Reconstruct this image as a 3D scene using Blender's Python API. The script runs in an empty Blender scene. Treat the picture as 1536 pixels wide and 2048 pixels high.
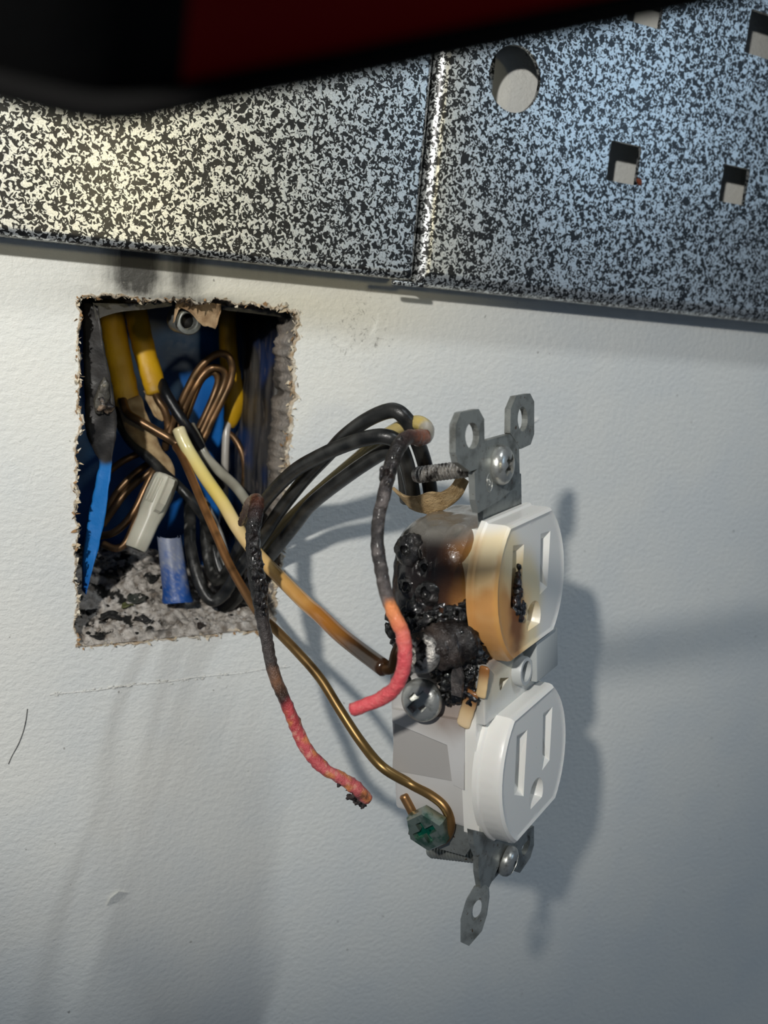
import bpy, bmesh, math, random
import numpy as np
from mathutils import Vector, Matrix, noise as mn
from mathutils.geometry import tessellate_polygon

# ------------------------------------------------------------------ camera
# World: the wall is the plane y = 0, x to the right, z up, the room on the -y side. Lengths in mm, scaled by S.
S = 0.001
random.seed(7)
scene = bpy.context.scene
COL = scene.collection
FOC = 1800.0                                    # focal length in pixels of the 1536 x 2048 frame
AX = np.array([0.8865518, -0.45394128, 0.08923692])      # camera right
AY = np.array([-0.02387068, -0.23751891, -0.97108957])   # camera down
AZ = np.array([0.4620131, 0.85879106, -0.2214087])       # camera forward
CAM = np.array([-60.068, -218.009, 45.274])

cd = bpy.data.cameras.new('camera')
cam = bpy.data.objects.new('camera', cd)
COL.objects.link(cam)
scene.camera = cam
cd.sensor_fit = 'VERTICAL'
cd.sensor_height = 36.0
cd.lens = FOC / 2048 * 36.0
cd.clip_start = 0.005
cd.clip_end = 20
cd.dof.use_dof = True
cd.dof.focus_distance = 0.195
cd.dof.aperture_fstop = cd.lens / 1.5
mw = Matrix.Identity(4)
for i in range(3):
    mw[i][0] = AX[i]; mw[i][1] = -AY[i]; mw[i][2] = -AZ[i]; mw[i][3] = CAM[i] * S
cam.matrix_world = mw

# ------------------------------------------------------------------ light
scene.view_settings.view_transform = 'Standard'
scene.view_settings.look = 'None'
scene.view_settings.exposure = 0.0
scene.view_settings.gamma = 1.0
scene.view_settings.use_curve_mapping = False

w = bpy.data.worlds.new('room_air')
scene.world = w
w.use_nodes = True
w.node_tree.nodes['Background'].inputs[0].default_value = (0.60, 0.76, 1.0, 1)
w.node_tree.nodes['Background'].inputs[1].default_value = 0.09


def lamp(name, kind, loc, power, color, size, target=(40, 0, 0), cone=None, sy=None):
    l = bpy.data.lights.new(name, kind)
    l.energy = power
    l.color = color
    if kind == 'AREA':
        l.size = size * S
        if sy:
            l.shape = 'RECTANGLE'; l.size_y = sy * S
    else:
        l.shadow_soft_size = size * S
    if cone:
        l.spot_size = math.radians(cone); l.spot_blend = 0.6
    o = bpy.data.objects.new(name, l)
    COL.objects.link(o)
    o.location = Vector(loc) * S
    d = Vector(target) - Vector(loc)
    o.rotation_euler = d.to_track_quat('-Z', 'Y').to_euler()
    return o


lamp('torch_light', 'SPOT', (-185, -292, 150), 4.1, (1.0, 0.975, 0.92), 6, (-8, 0, 56), cone=61)
lamp('shop_tube_light', 'AREA', (520, -1050, 1500), 8.5, (0.90, 0.96, 1.0), 46, sy=260).rotation_euler = (0, 0, 0)
lamp('work_lamp', 'SPOT', (110, -560, 122), 1.5, (1.0, 0.86, 0.52), 26, (0, 0, 78), cone=19)
lamp('cool_lamp', 'AREA', (500, -500, 240), 0.28, (0.50, 0.74, 1.0), 110, (110, 0, 60))

# ------------------------------------------------------------------ helpers


def lin(c):
    return c / 12.92 if c <= 0.04045 else ((c + 0.055) / 1.055) ** 2.4


def C(h):
    h = h.lstrip('#')
    return tuple(lin(int(h[i:i + 2], 16) / 255) for i in (0, 2, 4))


def P(px, py, h=0.0):
    """Point h mm in front of the wall seen at a pixel of the photograph (used to take measurements)."""
    d = AX * (px - 768) + AY * (py - 1024) + AZ * FOC
    t = (-h - CAM[1]) / d[1]
    return Vector(CAM + d * t)


def mix(a, b, t):
    t = max(0.0, min(1.0, t))
    return tuple(a[i] * (1 - t) + b[i] * t for i in range(3))


def ramp(t, stops):
    if t <= stops[0][0]:
        return stops[0][1]
    for (a, ca), (b, cb) in zip(stops, stops[1:]):
        if t <= b:
            return mix(ca, cb, (t - a) / (b - a))
    return stops[-1][1]


def sm(a, b, x):
    t = max(0.0, min(1.0, (x - a) / (b - a)))
    return t * t * (3 - 2 * t)


def nz(p, s, o=0.0):
    return mn.noise(Vector((p[0] * s + o, p[1] * s - o * 1.7, p[2] * s + o * 0.6)))


class Nodes:
    def __init__(self, name):
        self.m = bpy.data.materials.new(name)
        self.m.use_nodes = True
        self.t = self.m.node_tree
        self.b = self.t.nodes['Principled BSDF']
        tc = self.t.nodes.new('ShaderNodeTexCoord')
        mp = self.t.nodes.new('ShaderNodeMapping')
        mp.inputs['Scale'].default_value = (1 / S, 1 / S, 1 / S)
        self.t.links.new(tc.outputs['Object'], mp.inputs[0])
        self.co = mp.outputs[0]

    def n(self, typ, **kw):
        x = self.t.nodes.new(typ)
        for k, v in kw.items():
            setattr(x, k, v)
        return x

    def L(self, a, b):
        self.t.links.new(a, b)

    def put(self, sock, v):
        if hasattr(v, 'links') or isinstance(v, bpy.types.NodeSocket):
            self.L(v, sock)
        else:
            sock.default_value = v

    def math(self, op, a, b=0.0, c=None):
        x = self.n('ShaderNodeMath', operation=op)
        self.put(x.inputs[0], a); self.put(x.inputs[1], b)
        if c is not None:
            self.put(x.inputs[2], c)
        return x.outputs[0]

    def noise(self, scale, detail=3, rough=0.55, dist=0.0, vec=None, stretch=None):
        v = vec or self.co
        if stretch:
            mp = self.n('ShaderNodeMapping')
            mp.inputs['Scale'].default_value = stretch
            self.L(v, mp.inputs[0]); v = mp.outputs[0]
        x = self.n('ShaderNodeTexNoise')
        self.L(v, x.inputs['Vector'])
        x.inputs['Scale'].default_value = scale
        x.inputs['Detail'].default_value = detail
        x.inputs['Roughness'].default_value = rough
        x.inputs['Distortion'].default_value = dist
        return x.outputs[0]

    def step(self, v, lo, hi):
        x = self.n('ShaderNodeMapRange')
        x.interpolation_type = 'SMOOTHSTEP'
        self.L(v, x.inputs[0])
        x.inputs[1].default_value = lo; x.inputs[2].default_value = hi
        return x.outputs[0]

    def mixc(self, f, a, b):
        x = self.n('ShaderNodeMix', data_type='RGBA')
        self.put(x.inputs[0], f)
        for s, v in ((x.inputs[6], a), (x.inputs[7], b)):
            self.put(s, v if not isinstance(v, tuple) else (*v[:3], 1.0))
        return x.outputs[2]

    def bump(self, h, strength, dist=1.0, prev=None):
        x = self.n('ShaderNodeBump')
        x.inputs['Strength'].default_value = strength
        x.inputs['Distance'].default_value = dist * S
        self.L(h, x.inputs['Height'])
        if prev:
            self.L(prev, x.inputs['Normal'])
        return x.outputs[0]


def M(name, rgb=(0.5, 0.5, 0.5), rough=0.5, metal=0.0, attr=False, bump=None, spots=None, coat=0.0, trans=0.0, sss=0.0, rvar=None, spec=0.5):
    k = Nodes(name)
    if attr:
        a = k.n('ShaderNodeAttribute', attribute_name='Col')
        base = a.outputs['Color']
    else:
        base = (*rgb, 1.0)
    if spots:
        for (c2, sc, lo, hi) in spots:
            f = k.step(k.noise(sc, 5, 0.6), lo, hi)
            base = k.mixc(f, base, c2)
    k.put(k.b.inputs['Base Color'], base)
    k.b.inputs['Roughness'].default_value = rough
    if rvar:
        k.L(k.math('MULTIPLY_ADD', k.noise(rvar[0], 4, 0.6), rvar[1], rough - rvar[1] * 0.5), k.b.inputs['Roughness'])
    k.b.inputs['Metallic'].default_value = metal
    k.b.inputs['Specular IOR Level'].default_value = spec
    k.b.inputs['Coat Weight'].default_value = coat
    k.b.inputs['Coat Roughness'].default_value = 0.12
    k.b.inputs['Transmission Weight'].default_value = trans
    if sss:
        k.b.inputs['Subsurface Weight'].default_value = sss
        k.b.inputs['Subsurface Scale'].default_value = 0.0012
    if bump:
        nb = None
        for sc, st in (bump if isinstance(bump, list) else [bump]):
            nb = k.bump(k.noise(sc, 4, 0.6), st, 1.0, nb)
        k.L(nb, k.b.inputs['Normal'])
    return k.m


def mk(name, verts, faces, mats, parent=None, local=False, smooth=True, cols=None, midx=None, auto=None):
    """One mesh object. verts in mm; world coordinates unless local (then in the parent's frame)."""
    vs = [Vector(v) for v in verts]
    if parent is not None and not local:
        off = Vector(parent['_base'])
        vs = [v - off for v in vs]
    org = Vector((0, 0, 0))
    if parent is None and not local:
        lo = Vector([min(v[i] for v in vs) for i in range(3)])
        hi = Vector([max(v[i] for v in vs) for i in range(3)])
        org = (lo + hi) * 0.5
        vs = [v - org for v in vs]
    me = bpy.data.meshes.new(name)
    me.from_pydata([v * S for v in vs], [], faces)
    for m in (mats if isinstance(mats, (list, tuple)) else [mats]):
        me.materials.append(m)
    if cols is not None:
        at = me.color_attributes.new('Col', 'FLOAT_COLOR', 'POINT')
        at.data.foreach_set('color', [x for c in cols for x in (c[0], c[1], c[2], 1.0)])
    if midx is not None:
        me.polygons.foreach_set('material_index', midx)
    if smooth:
        me.polygons.foreach_set('use_smooth', [True] * len(me.polygons))
    me.update()
    bm = bmesh.new(); bm.from_mesh(me)
    bmesh.ops.recalc_face_normals(bm, faces=bm.faces)
    bm.to_mesh(me); bm.free()
    if smooth and auto:
        me.set_sharp_from_angle(angle=math.radians(auto))
    o = bpy.data.objects.new(name, me)
    COL.objects.link(o)
    o.location = org * S
    o['_base'] = tuple(org)
    if parent is not None:
        o.parent = parent
        if not local:
            o['_base'] = tuple(parent['_base'])
    return o


def tag(o, label, cat, group=None, kind=None):
    if label:
        o['label'] = label
    if cat:
        o['category'] = cat
    if group:
        o['group'] = group
    if kind:
        o['kind'] = kind
    return o


def thing(name, label, cat, loc, group=None):
    o = bpy.data.objects.new(name, None)
    COL.objects.link(o)
    o.empty_display_size = 0.005
    o.location = Vector(loc) * S
    o['_base'] = tuple(loc)
    return tag(o, label, cat, group)


def catmull(pts, per=8):
    n = len(pts)
    out = []
    p = [list(x) for x in pts]
    p = [[2 * a - b for a, b in zip(p[0], p[1])]] + p + [[2 * a - b for a, b in zip(p[-1], p[-2])]]
    for i in range(1, n):
        for k in range(per):
            t = k / per
            out.append([0.5 * (2 * b + (c - a) * t + (2 * a - 5 * b + 4 * c - d) * t * t + (-a + 3 * b - 3 * c + d) * t ** 3)
                        for a, b, c, d in zip(p[i - 1], p[i], p[i + 1], p[i + 2])])
    out.append(p[-2])
    return out


def tube(pts, rad, seg=12, per=8, colf=None, rough=0.0, rsc=0.7, flat=None, ref=None, seed=0.0, dome=True):
    """Round (or flat: width factor along ref) tube on a spline. pts world mm; rad number or list per point."""
    k = len(pts)
    rl = rad if isinstance(rad, (list, tuple)) else [rad] * k
    sp = catmull([list(p) + [r] for p, r in zip(pts, rl)], per)
    cs = [Vector(q[:3]) for q in sp]
    rs = [max(0.02, q[3]) for q in sp]
    n = len(cs)
    tans = [(cs[min(i + 1, n - 1)] - cs[max(i - 1, 0)]).normalized() for i in range(n)]
    up = Vector(ref) if ref else (Vector((0, 0, 1)) if abs(tans[0].z) < 0.9 else Vector((1, 0, 0)))
    a = (up - tans[0] * up.dot(tans[0])).normalized()
    V, F, K = [], [], []
    rings = []
    for i in range(n):
        a = (a - tans[i] * a.dot(tans[i])).normalized()
        rings.append((cs[i], a.copy(), tans[i].cross(a), rs[i], i / (n - 1)))
    full = []
    if dome:
        c0, a0, b0, r0, _ = rings[0]
        full.append((c0 - tans[0] * r0 * 0.25, a0, b0, r0 * 0.7, 0.0))
    full += rings
    if dome:
        c0, a0, b0, r0, _ = rings[-1]
        full.append((c0 + tans[-1] * r0 * 0.25, a0, b0, r0 * 0.7, 1.0))
    for (c, a_, b_, r, t) in full:
        for j in range(seg):
            th = 2 * math.pi * j / seg
            d = a_ * math.cos(th) * (flat or 1.0) + b_ * math.sin(th)
            q = c + d * r
            if rough:
                q = c + d * (r + rough * (nz(q, rsc, seed) + 0.6 * nz(q, rsc * 2.7, seed + 3)))
            V.append(q)
            K.append(colf(t, q) if colf else (0.5, 0.5, 0.5))
    m = len(full)
    for i in range(m - 1):
        for j in range(seg):
            F.append((i * seg + j, i * seg + (j + 1) % seg, (i + 1) * seg + (j + 1) % seg, (i + 1) * seg + j))
    F.append(tuple(range(seg - 1, -1, -1)))
    F.append(tuple((m - 1) * seg + j for j in range(seg)))
    return V, F, K


def join(*parts):
    V, F, K = [], [], []
    for p in parts:
        o = len(V)
        V += list(p[0]); F += [tuple(i + o for i in f) for f in p[1]]
        if len(p) > 2 and p[2] is not None:
            K += list(p[2])
    return (V, F, K if K else None)


def box(u0, u1, v0, v1, n0, n1, bev=0.0, seg=2):
    bm = bmesh.new()
    bmesh.ops.create_cube(bm, size=1.0)
    for v in bm.verts:
        v.co = Vector((u0 + (v.co.x + 0.5) * (u1 - u0), v0 + (v.co.y + 0.5) * (v1 - v0), n0 + (v.co.z + 0.5) * (n1 - n0)))
    if bev:
        bmesh.ops.bevel(bm, geom=list(bm.edges), offset=bev, segments=seg, affect='EDGES', profile=0.5)
    V = [v.co.copy() for v in bm.verts]
    bm.verts.index_update()
    F = [tuple(v.index for v in f.verts) for f in bm.faces]
    bm.free()
    return V, F, None


def plate(outer, holes, z0, z1, bev=0.0, to=None):
    """Flat plate with holes: outlines in 2-D, between z0 and z1; to maps (a, b, z) to a point."""
    to = to or (lambda a, b, z: Vector((a, b, z)))
    loops = [outer] + list(holes)
    flat = [p for l in loops for p in l]
    tri = tessellate_polygon([[Vector((p[0], p[1], 0)) for p in l] for l in loops])
    n = len(flat)
    V = [to(p[0], p[1], z0) for p in flat] + [to(p[0], p[1], z1) for p in flat]
    F = [tuple(t) for t in tri] + [tuple(i + n for i in reversed(t)) for t in tri]
    o = 0
    for l in loops:
        k = len(l)
        for i in range(k):
            j = (i + 1) % k
            F.append((o + i, o + j, n + o + j, n + o + i))
        o += k
    return V, F, None


def circ(cx, cy, r, n=24, ry=None, rot=0.0):
    ry = ry or r
    out = []
    for i in range(n):
        a = 2 * math.pi * i / n
        x, y = r * math.cos(a), ry * math.sin(a)
        out.append((cx + x * math.cos(rot) - y * math.sin(rot), cy + x * math.sin(rot) + y * math.cos(rot)))
    return out


def lathe(prof, seg=28, facets=None):
    """prof: (radius, height) list, about the z axis."""
    V, F = [], []
    for r, z in prof:
        for j in range(seg):
            a = 2 * math.pi * j / seg
            V.append(Vector((r * math.cos(a), r * math.sin(a), z)))
    for i in range(len(prof) - 1):
        for j in range(seg):
            F.append((i * seg + j, i * seg + (j + 1) % seg, (i + 1) * seg + (j + 1) % seg, (i + 1) * seg + j))
    F.append(tuple(range(seg - 1, -1, -1)))
    F.append(tuple((len(prof) - 1) * seg + j for j in range(seg)))
    return V, F, None


def xf(part, mat):
    return ([mat @ Vector(v) for v in part[0]],) + tuple(part[1:])


def frame(loc, zaxis, xref=(0, 1, 0)):
    z = Vector(zaxis).normalized()
    x = Vector(xref)
    x = (x - z * x.dot(z)).normalized()
    y = z.cross(x)
    m = Matrix.Identity(4)
    for i in range(3):
        m[i][0] = x[i]; m[i][1] = y[i]; m[i][2] = z[i]; m[i][3] = loc[i]
    return m


def cut(part, cutters):
    """Boolean difference on raw vertex/face lists."""
    def o_(p):
        me = bpy.data.meshes.new('t'); me.from_pydata([tuple(v) for v in p[0]], [], p[1])
        bm = bmesh.new(); bm.from_mesh(me); bmesh.ops.recalc_face_normals(bm, faces=bm.faces); bm.to_mesh(me); bm.free()
        o = bpy.data.objects.new('t', me); COL.objects.link(o); return o
    a = o_(part); cs = [o_(c) for c in cutters]
    for c in cs:
        md = a.modifiers.new('b', 'BOOLEAN'); md.operation = 'DIFFERENCE'; md.object = c; md.solver = 'EXACT'
    dg = bpy.context.evaluated_depsgraph_get()
    e = a.evaluated_get(dg).to_mesh()
    V = [v.co.copy() for v in e.vertices]
    F = [tuple(p.vertices) for p in e.polygons]
    for o in [a] + cs:
        me = o.data
        bpy.data.objects.remove(o); bpy.data.meshes.remove(me)
    return V, F, None


def blob(c, r, seed, amp=0.25, sc=0.5, lev=3, squash=(1, 1, 1), colf=None):
    bm = bmesh.new()
    bmesh.ops.create_icosphere(bm, subdivisions=lev, radius=1.0)
    V = []
    for v in bm.verts:
        d = v.co.normalized()
        q = Vector((d.x * r * squash[0], d.y * r * squash[1], d.z * r * squash[2]))
        k = 1 + amp * (nz(q, sc, seed) * 1.3 + 0.7 * nz(q, sc * 2.6, seed + 5) + 0.35 * nz(q, sc * 6, seed + 9))
        V.append(Vector(c) + q * k)
    bm.verts.index_update()
    F = [tuple(v.index for v in f.verts) for f in bm.faces]
    bm.free()
    return V, F, [colf(v) for v in V] if colf else None


# ------------------------------------------------------------------ materials
# painted wall, with the soot marks above the box and the scuffs beside it
k = Nodes('wall_paint')
sx = k.n('ShaderNodeSeparateXYZ'); k.L(k.co, sx.inputs[0])
wx, wz = sx.outputs[0], sx.outputs[2]


def gauss(k, v, c, s):
    d = k.math('DIVIDE', k.math('SUBTRACT', v, c), s)
    return k.math('EXPONENT', k.math('MULTIPLY', k.math('MULTIPLY', d, d), -1.0))


warp = k.math('MULTIPLY_ADD', k.noise(0.12, 3), 5.0, -2.5)
wxw = k.math('ADD', wx, warp)
streak = k.step(k.noise(0.35, 4, 0.6, stretch=(1, 1, 0.12)), 0.30, 0.62)
up1 = k.step(k.math('ADD', wz, k.math('MULTIPLY_ADD', k.noise(0.22, 4, 0.65), 9.0, -4.5)), 37.0, 48.0)
s1 = k.math('MULTIPLY', gauss(k, wxw, -13.5, 6.8), k.math('MULTIPLY', up1, 1.35))
s2 = k.math('MULTIPLY', gauss(k, wxw, -2.0, 4.5), k.math('MULTIPLY', up1, 0.95))
s3 = k.math('MULTIPLY', gauss(k, wxw, 16.0, 22.0), k.math('MULTIPLY', k.step(wz, 46.0, 53.0), 0.25))
rim = k.math('MULTIPLY', gauss(k, wz, 42.5, 2.0), k.math('MULTIPLY', gauss(k, wxw, -3.0, 17.0), 0.85))
soot = k.math('MAXIMUM', k.math('MAXIMUM', s1, s2), k.math('MAXIMUM', s3, rim))
soot = k.math('MULTIPLY', soot, k.math('MULTIPLY_ADD', streak, 0.3, 0.7))
soot = k.math('MINIMUM', soot, 0.93)
# scuffs: thin broken dark marks
sc1 = k.step(k.noise(0.42, 7, 0.8, 2.0), 0.56, 0.62)
scm = k.math('MULTIPLY', gauss(k, wx, 45.0, 9.0), gauss(k, wz, 38.0, 9.0))
scf = k.math('MULTIPLY', k.math('MULTIPLY', sc1, scm), 0.8)
speck = k.math('MULTIPLY', k.step(k.noise(0.45, 2, 0.5), 0.735, 0.75), 0.7)
base = k.mixc(k.step(k.noise(0.03, 3), 0.35, 0.7), C('#e6e6e0'), C('#dfe1de'))
beige = k.math('MULTIPLY', gauss(k, wz, 44.0, 7.0), k.math('MULTIPLY', gauss(k, wx, 25.0, 40.0), 0.45))
base = k.mixc(beige, base, C('#d2c7a2'))
base = k.mixc(soot, base, C('#15130f'))
base = k.mixc(scf, base, C('#3a342c'))
base = k.mixc(speck, base, C('#77746d'))
k.L(base, k.b.inputs['Base Color'])
k.b.inputs['Roughness'].default_value = 0.55
b1 = k.bump(k.noise(0.55, 4, 0.6, stretch=(1, 1, 1.35)), 0.55, 0.6)
b2 = k.bump(k.noise(2.2, 3, 0.6), 0.32, 0.25, b1)
k.L(b2, k.b.inputs['Normal'])
WALL = k.m

# hammered silver-vein powder coat
k = Nodes('silver_vein_coat')
nn = k.noise(0.92, 2.0, 0.48, 1.1)
f1 = k.step(nn, 0.494, 0.526)
n2 = k.noise(3.0, 3, 0.6)
sil = k.mixc(k.step(n2, 0.3, 0.7), C('#bcc0c0'), C('#eceeed'))
k.L(k.mixc(f1, C('#0a0b0c'), sil), k.b.inputs['Base Color'])
k.L(k.math('MULTIPLY', f1, 0.82), k.b.inputs['Metallic'])
k.L(k.math('MULTIPLY_ADD', f1, -0.02, 0.40), k.b.inputs['Roughness'])
k.b.inputs['Coat Weight'].default_value = 0.12
k.b.inputs['Coat Roughness'].default_value = 0.2
k.L(k.bump(k.math('ADD', nn, k.math('MULTIPLY', n2, 0.12)), 0.14, 0.35), k.b.inputs['Normal'])
VEIN = k.m

GYPSUM = M('gypsum_and_torn_paper', attr=True, rough=0.9, bump=[(0.9, 0.7), (3.0, 0.5)])
PAPER = M('torn_paper', attr=True, rough=0.9, bump=(2.0, 0.4))
BLUE = M('blue_box_plastic', attr=True, rough=0.42, bump=(0.8, 0.10), rvar=(0.6, 0.3))
SHEATH = M('yellow_cable_jacket', attr=True, rough=0.5, bump=[(0.3, 0.25), (2.2, 0.06)])
COPPER = M('aged_bare_copper', attr=True, rough=0.36, metal=0.72, rvar=(0.5, 0.2))
BLACKINS = M('black_wire_insulation', attr=True, rough=0.34, bump=[(0.5, 0.12), (3.0, 0.08)], rvar=(1.2, 0.25))
WHITEINS = M('white_wire_insulation', attr=True, rough=0.24, coat=0.3, bump=(0.6, 0.05))
BURNT = M('burnt_wire', attr=True, rough=0.33, bump=[(1.0, 0.45), (3.5, 0.35)], rvar=(0.7, 0.55), coat=0.15)
STEEL = M('dull_zinc_steel', C('#9a9d99'), 0.42, 0.62, spots=[(C('#6c6d68'), 0.25, 0.45, 0.75), (C('#5a4330'), 0.9, 0.62, 0.70)], bump=(2.5, 0.08), rvar=(0.8, 0.25))
BRIGHT = M('bright_zinc_screw', C('#b4b5b1'), 0.32, 0.75, spots=[(C('#5b5951'), 0.5, 0.50, 0.8)], bump=(1.5, 0.06), rvar=(0.9, 0.2))
RUSTY = M('scorched_screw', C('#aaa6a0'), 0.42, 0.7, spots=[(C('#2a2624'), 0.35, 0.45, 0.62), (C('#6d4a38'), 0.6, 0.60, 0.72)], bump=(1.3, 0.4), rvar=(0.8, 0.3))
GREEN = M('green_zinc_screw', C('#8c9a90'), 0.28, 0.75, spots=[(C('#4d6e60'), 0.3, 0.45, 0.6)], bump=(1.2, 0.06))
GREENIN = M('green_lacquer', C('#0d6b57'), 0.2, 0.6, bump=(1.0, 0.2))
IVORY = M('outlet_plastic', attr=True, rough=0.30, bump=(1.3, 0.03), sss=0.05, rvar=(0.5, 0.12))
GREYP = M('grey_outlet_plastic', attr=True, rough=0.42, bump=(2.5, 0.04))
MELT = M('melted_glossy_plastic', attr=True, rough=0.22, bump=[(0.45, 0.25), (2.2, 0.10)], coat=0.4, rvar=(0.6, 0.3))
CHAR = M('charred_black_plastic', attr=True, rough=0.17, bump=[(0.9, 0.5), (3.0, 0.3)], rvar=(0.8, 0.35), coat=0.5)
DARK = M('dark_void', C('#0c0b0a'), 0.6)
NUT = M('grey_white_connector_plastic', attr=True, rough=0.38, bump=(0.8, 0.06), sss=0.08)
CARD = M('brown_fibre_board', attr=True, rough=0.95, bump=[(1.5, 0.6), (4.0, 0.4)])
ASH = M('plaster_rubble', attr=True, rough=0.95, bump=[(1.2, 0.8), (4.0, 0.6)])
FLAKE = M('char_flake', attr=True, rough=0.55, bump=(1.5, 0.6))
RED = M('dark_red_plastic', C('#7c0202'), 0.8, spec=0.1, bump=(0.5, 0.03))
RUBBER = M('black_rubber', C('#050505'), 0.9, spec=0.12, bump=(0.8, 0.05))
RUST = M('rust', C('#7a3a20'), 0.9, bump=(2.0, 0.7))

# ------------------------------------------------------------------ wall with the ragged hole
TL, TR, BR, BL = P(162, 592), P(598, 614), P(552, 1256), P(152, 1294)


def hole_contour():
    pts = []
    cs = [TL, TR, BR, BL]
    for i in range(4):
        a, b = cs[i], cs[(i + 1) % 4]
        n = 150 if i % 2 else 95
        for j in range(n):
            pts.append(a.lerp(b, j / n))
    return pts


cont = hole_contour()
ctr = Vector((0, 0, 0))
for q in cont:
    ctr += q
ctr /= len(cont)
NC = len(cont)
nrm = []
for i in range(NC):
    t = (cont[(i + 1) % NC] - cont[i - 1]).normalized()
    nrm.append(Vector((-t.z, 0, t.x)))           # outward for this winding
    if nrm[-1].dot(cont[i] - ctr) < 0:
        nrm[-1] *= -1


def rag(i, f, o):
    q = cont[i]
    return nz(q, f, o)


edge = []
for i in range(NC):
    right = sm(20, 24, cont[i].x)
    a = 0.75 * rag(i, 0.16, 1) + 0.6 * rag(i, 0.45, 2) + 0.4 * rag(i, 1.2, 4) + 0.3 * rag(i, 3.1, 7)
    edge.append(cont[i] + nrm[i] * (0.4 + a * (1.1 + 0.8 * right)))

XW0, XW1, ZW0, ZW1 = -420, 700, -520, 420
outer = [(XW0, ZW0), (XW1, ZW0), (XW1, ZW1), (XW0, ZW1)]
inner = [(q.x, q.z) for q in edge]
tri = tessellate_polygon([[Vector((a, b, 0)) for a, b in outer], [Vector((a, b, 0)) for a, b in inner]])
wv = [Vector((a, 0, b)) for a, b in outer + inner]
wallo = mk('wall_back', wv, [tuple(t) for t in tri], WALL, local=True, smooth=False)
tag(wallo, 'white painted drywall with a ragged rectangular hole cut in it', None, kind='structure')
wallo['_base'] = (0, 0, 0)

# gypsum core of the cut edge
prof = [(0.0, 0.0, 0.05), (-0.15, -0.22, 0.3), (-0.5, 0.05, 0.6), (-0.6, 1.2, 0.9), (-0.4, 3.0, 1.0), (-0.3, 5.5, 1.1), (-0.9, 8.0, 0.8), (-0.6, 10.5, 0.8), (-1.2, 12.7, 0.6)]
V, F, K = [], [], []
for r, (off, y, amp) in enumerate(prof):
    for i in range(NC):
        q = edge[i] + nrm[i] * off
        q.y = y
        g = amp * (nz(q, 0.45, 11 + r * 0.2) + 0.7 * nz(q, 1.3, 17) + 0.3 * nz(q, 3.3, 23))
        right = sm(20, 24, cont[i].x)
        q = q + nrm[i] * g * (0.9 if r else 0.0) + Vector((0, (0.5 * nz(q, 0.8, 31)) if r else 0, 0))
        if r in (1, 2):
            q = q - nrm[i] * right * 0.5
        V.append(q)
        tan = mix(C('#b59c7c'), C('#e0d8c8'), 0.55 + 1.2 * nz(q, 0.6, 3))
        gyp = mix(C('#b8b2ab'), C('#8d8984'), 0.5 + 1.2 * nz(q, 0.5, 9))
        c = ramp(y + 1.2 * nz(q, 0.4, 2), [(-0.5, tan), (2.0, tan), (3.2, gyp), (12, mix(gyp, C('#a98f72'), 0.35))])
        ch = sm(36, 41, q.z) * (0.75 + 0.5 * nz(q, 0.3, 5)) * sm(0.0, 2.5, y + 1.2 - abs(q.x + 5) * 0.03)
        ch = max(ch, (1 - sm(-24, -22, q.x)) * sm(0.5, 3.0, y) * 0.85)
        ch = max(ch, sm(9, 12.5, y + 3 * nz(q, 0.2, 8)) * 0.8 * right)
        K.append(mix(c, C('#141210'), ch))
n = NC
for r in range(len(prof) - 1):
    for i in range(n):
        F.append((r * n + i, r * n + (i + 1) % n, (r + 1) * n + (i + 1) % n, (r + 1) * n + i))
mk('drywall_edge', V, F, GYPSUM, wallo, cols=K)

# torn paper fringe round the hole
V, F, K = [], [], []
for q_ in range(700):
    i = random.randrange(NC)
    right = sm(20, 24, cont[i].x)
    if cont[i].z < -36 and random.random() < 0.5:
        continue
    c0 = edge[i] + nrm[i] * random.uniform(-0.7 - right * 0.6, 0.35 + right * 0.3)
    c0.y = random.uniform(-0.5, 0.6 + 4 * right * random.random())
    t = (cont[(i + 1) % NC] - cont[i - 1]).normalized()
    ln = random.uniform(0.5, 1.5 + right * 0.9)
    wd = random.uniform(0.15, 0.55)
    d = (t * random.uniform(-1, 1) + nrm[i] * random.uniform(-0.8, 0.6) + Vector((0, random.uniform(-0.7, 0.2), 0))).normalized()
    s = d.cross(Vector((random.uniform(-1, 1), random.uniform(-1, 1), random.uniform(-1, 1)))).normalized()
    bend = Vector((0, random.uniform(-0.4, 0.25), random.uniform(-0.2, 0.2)))
    o = len(V)
    V += [c0 - s * wd, c0 + s * wd, c0 + d * ln * 0.55 - s * wd * 0.8 + bend * 0.4, c0 + d * ln * 0.5 + s * wd * 0.9 + bend * 0.4, c0 + d * ln + bend]
    F += [(o, o + 1, o + 3, o + 2), (o + 2, o + 3, o + 4)]
    cc = mix(C('#c6b291'), C('#e2dac8'), random.random())
    if random.random() < 0.2:
        cc = C('#a8845c')
    if c0.z > 38 and -22 < c0.x < 12 and random.random() < 0.6:
        cc = C('#3a3026')
    K += [cc] * 5
tag(mk('torn_paper_fringe', V, F, PAPER, wallo, smooth=False, cols=K), 'torn tan paper fibres round the hole', None, kind='stuff')

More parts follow.
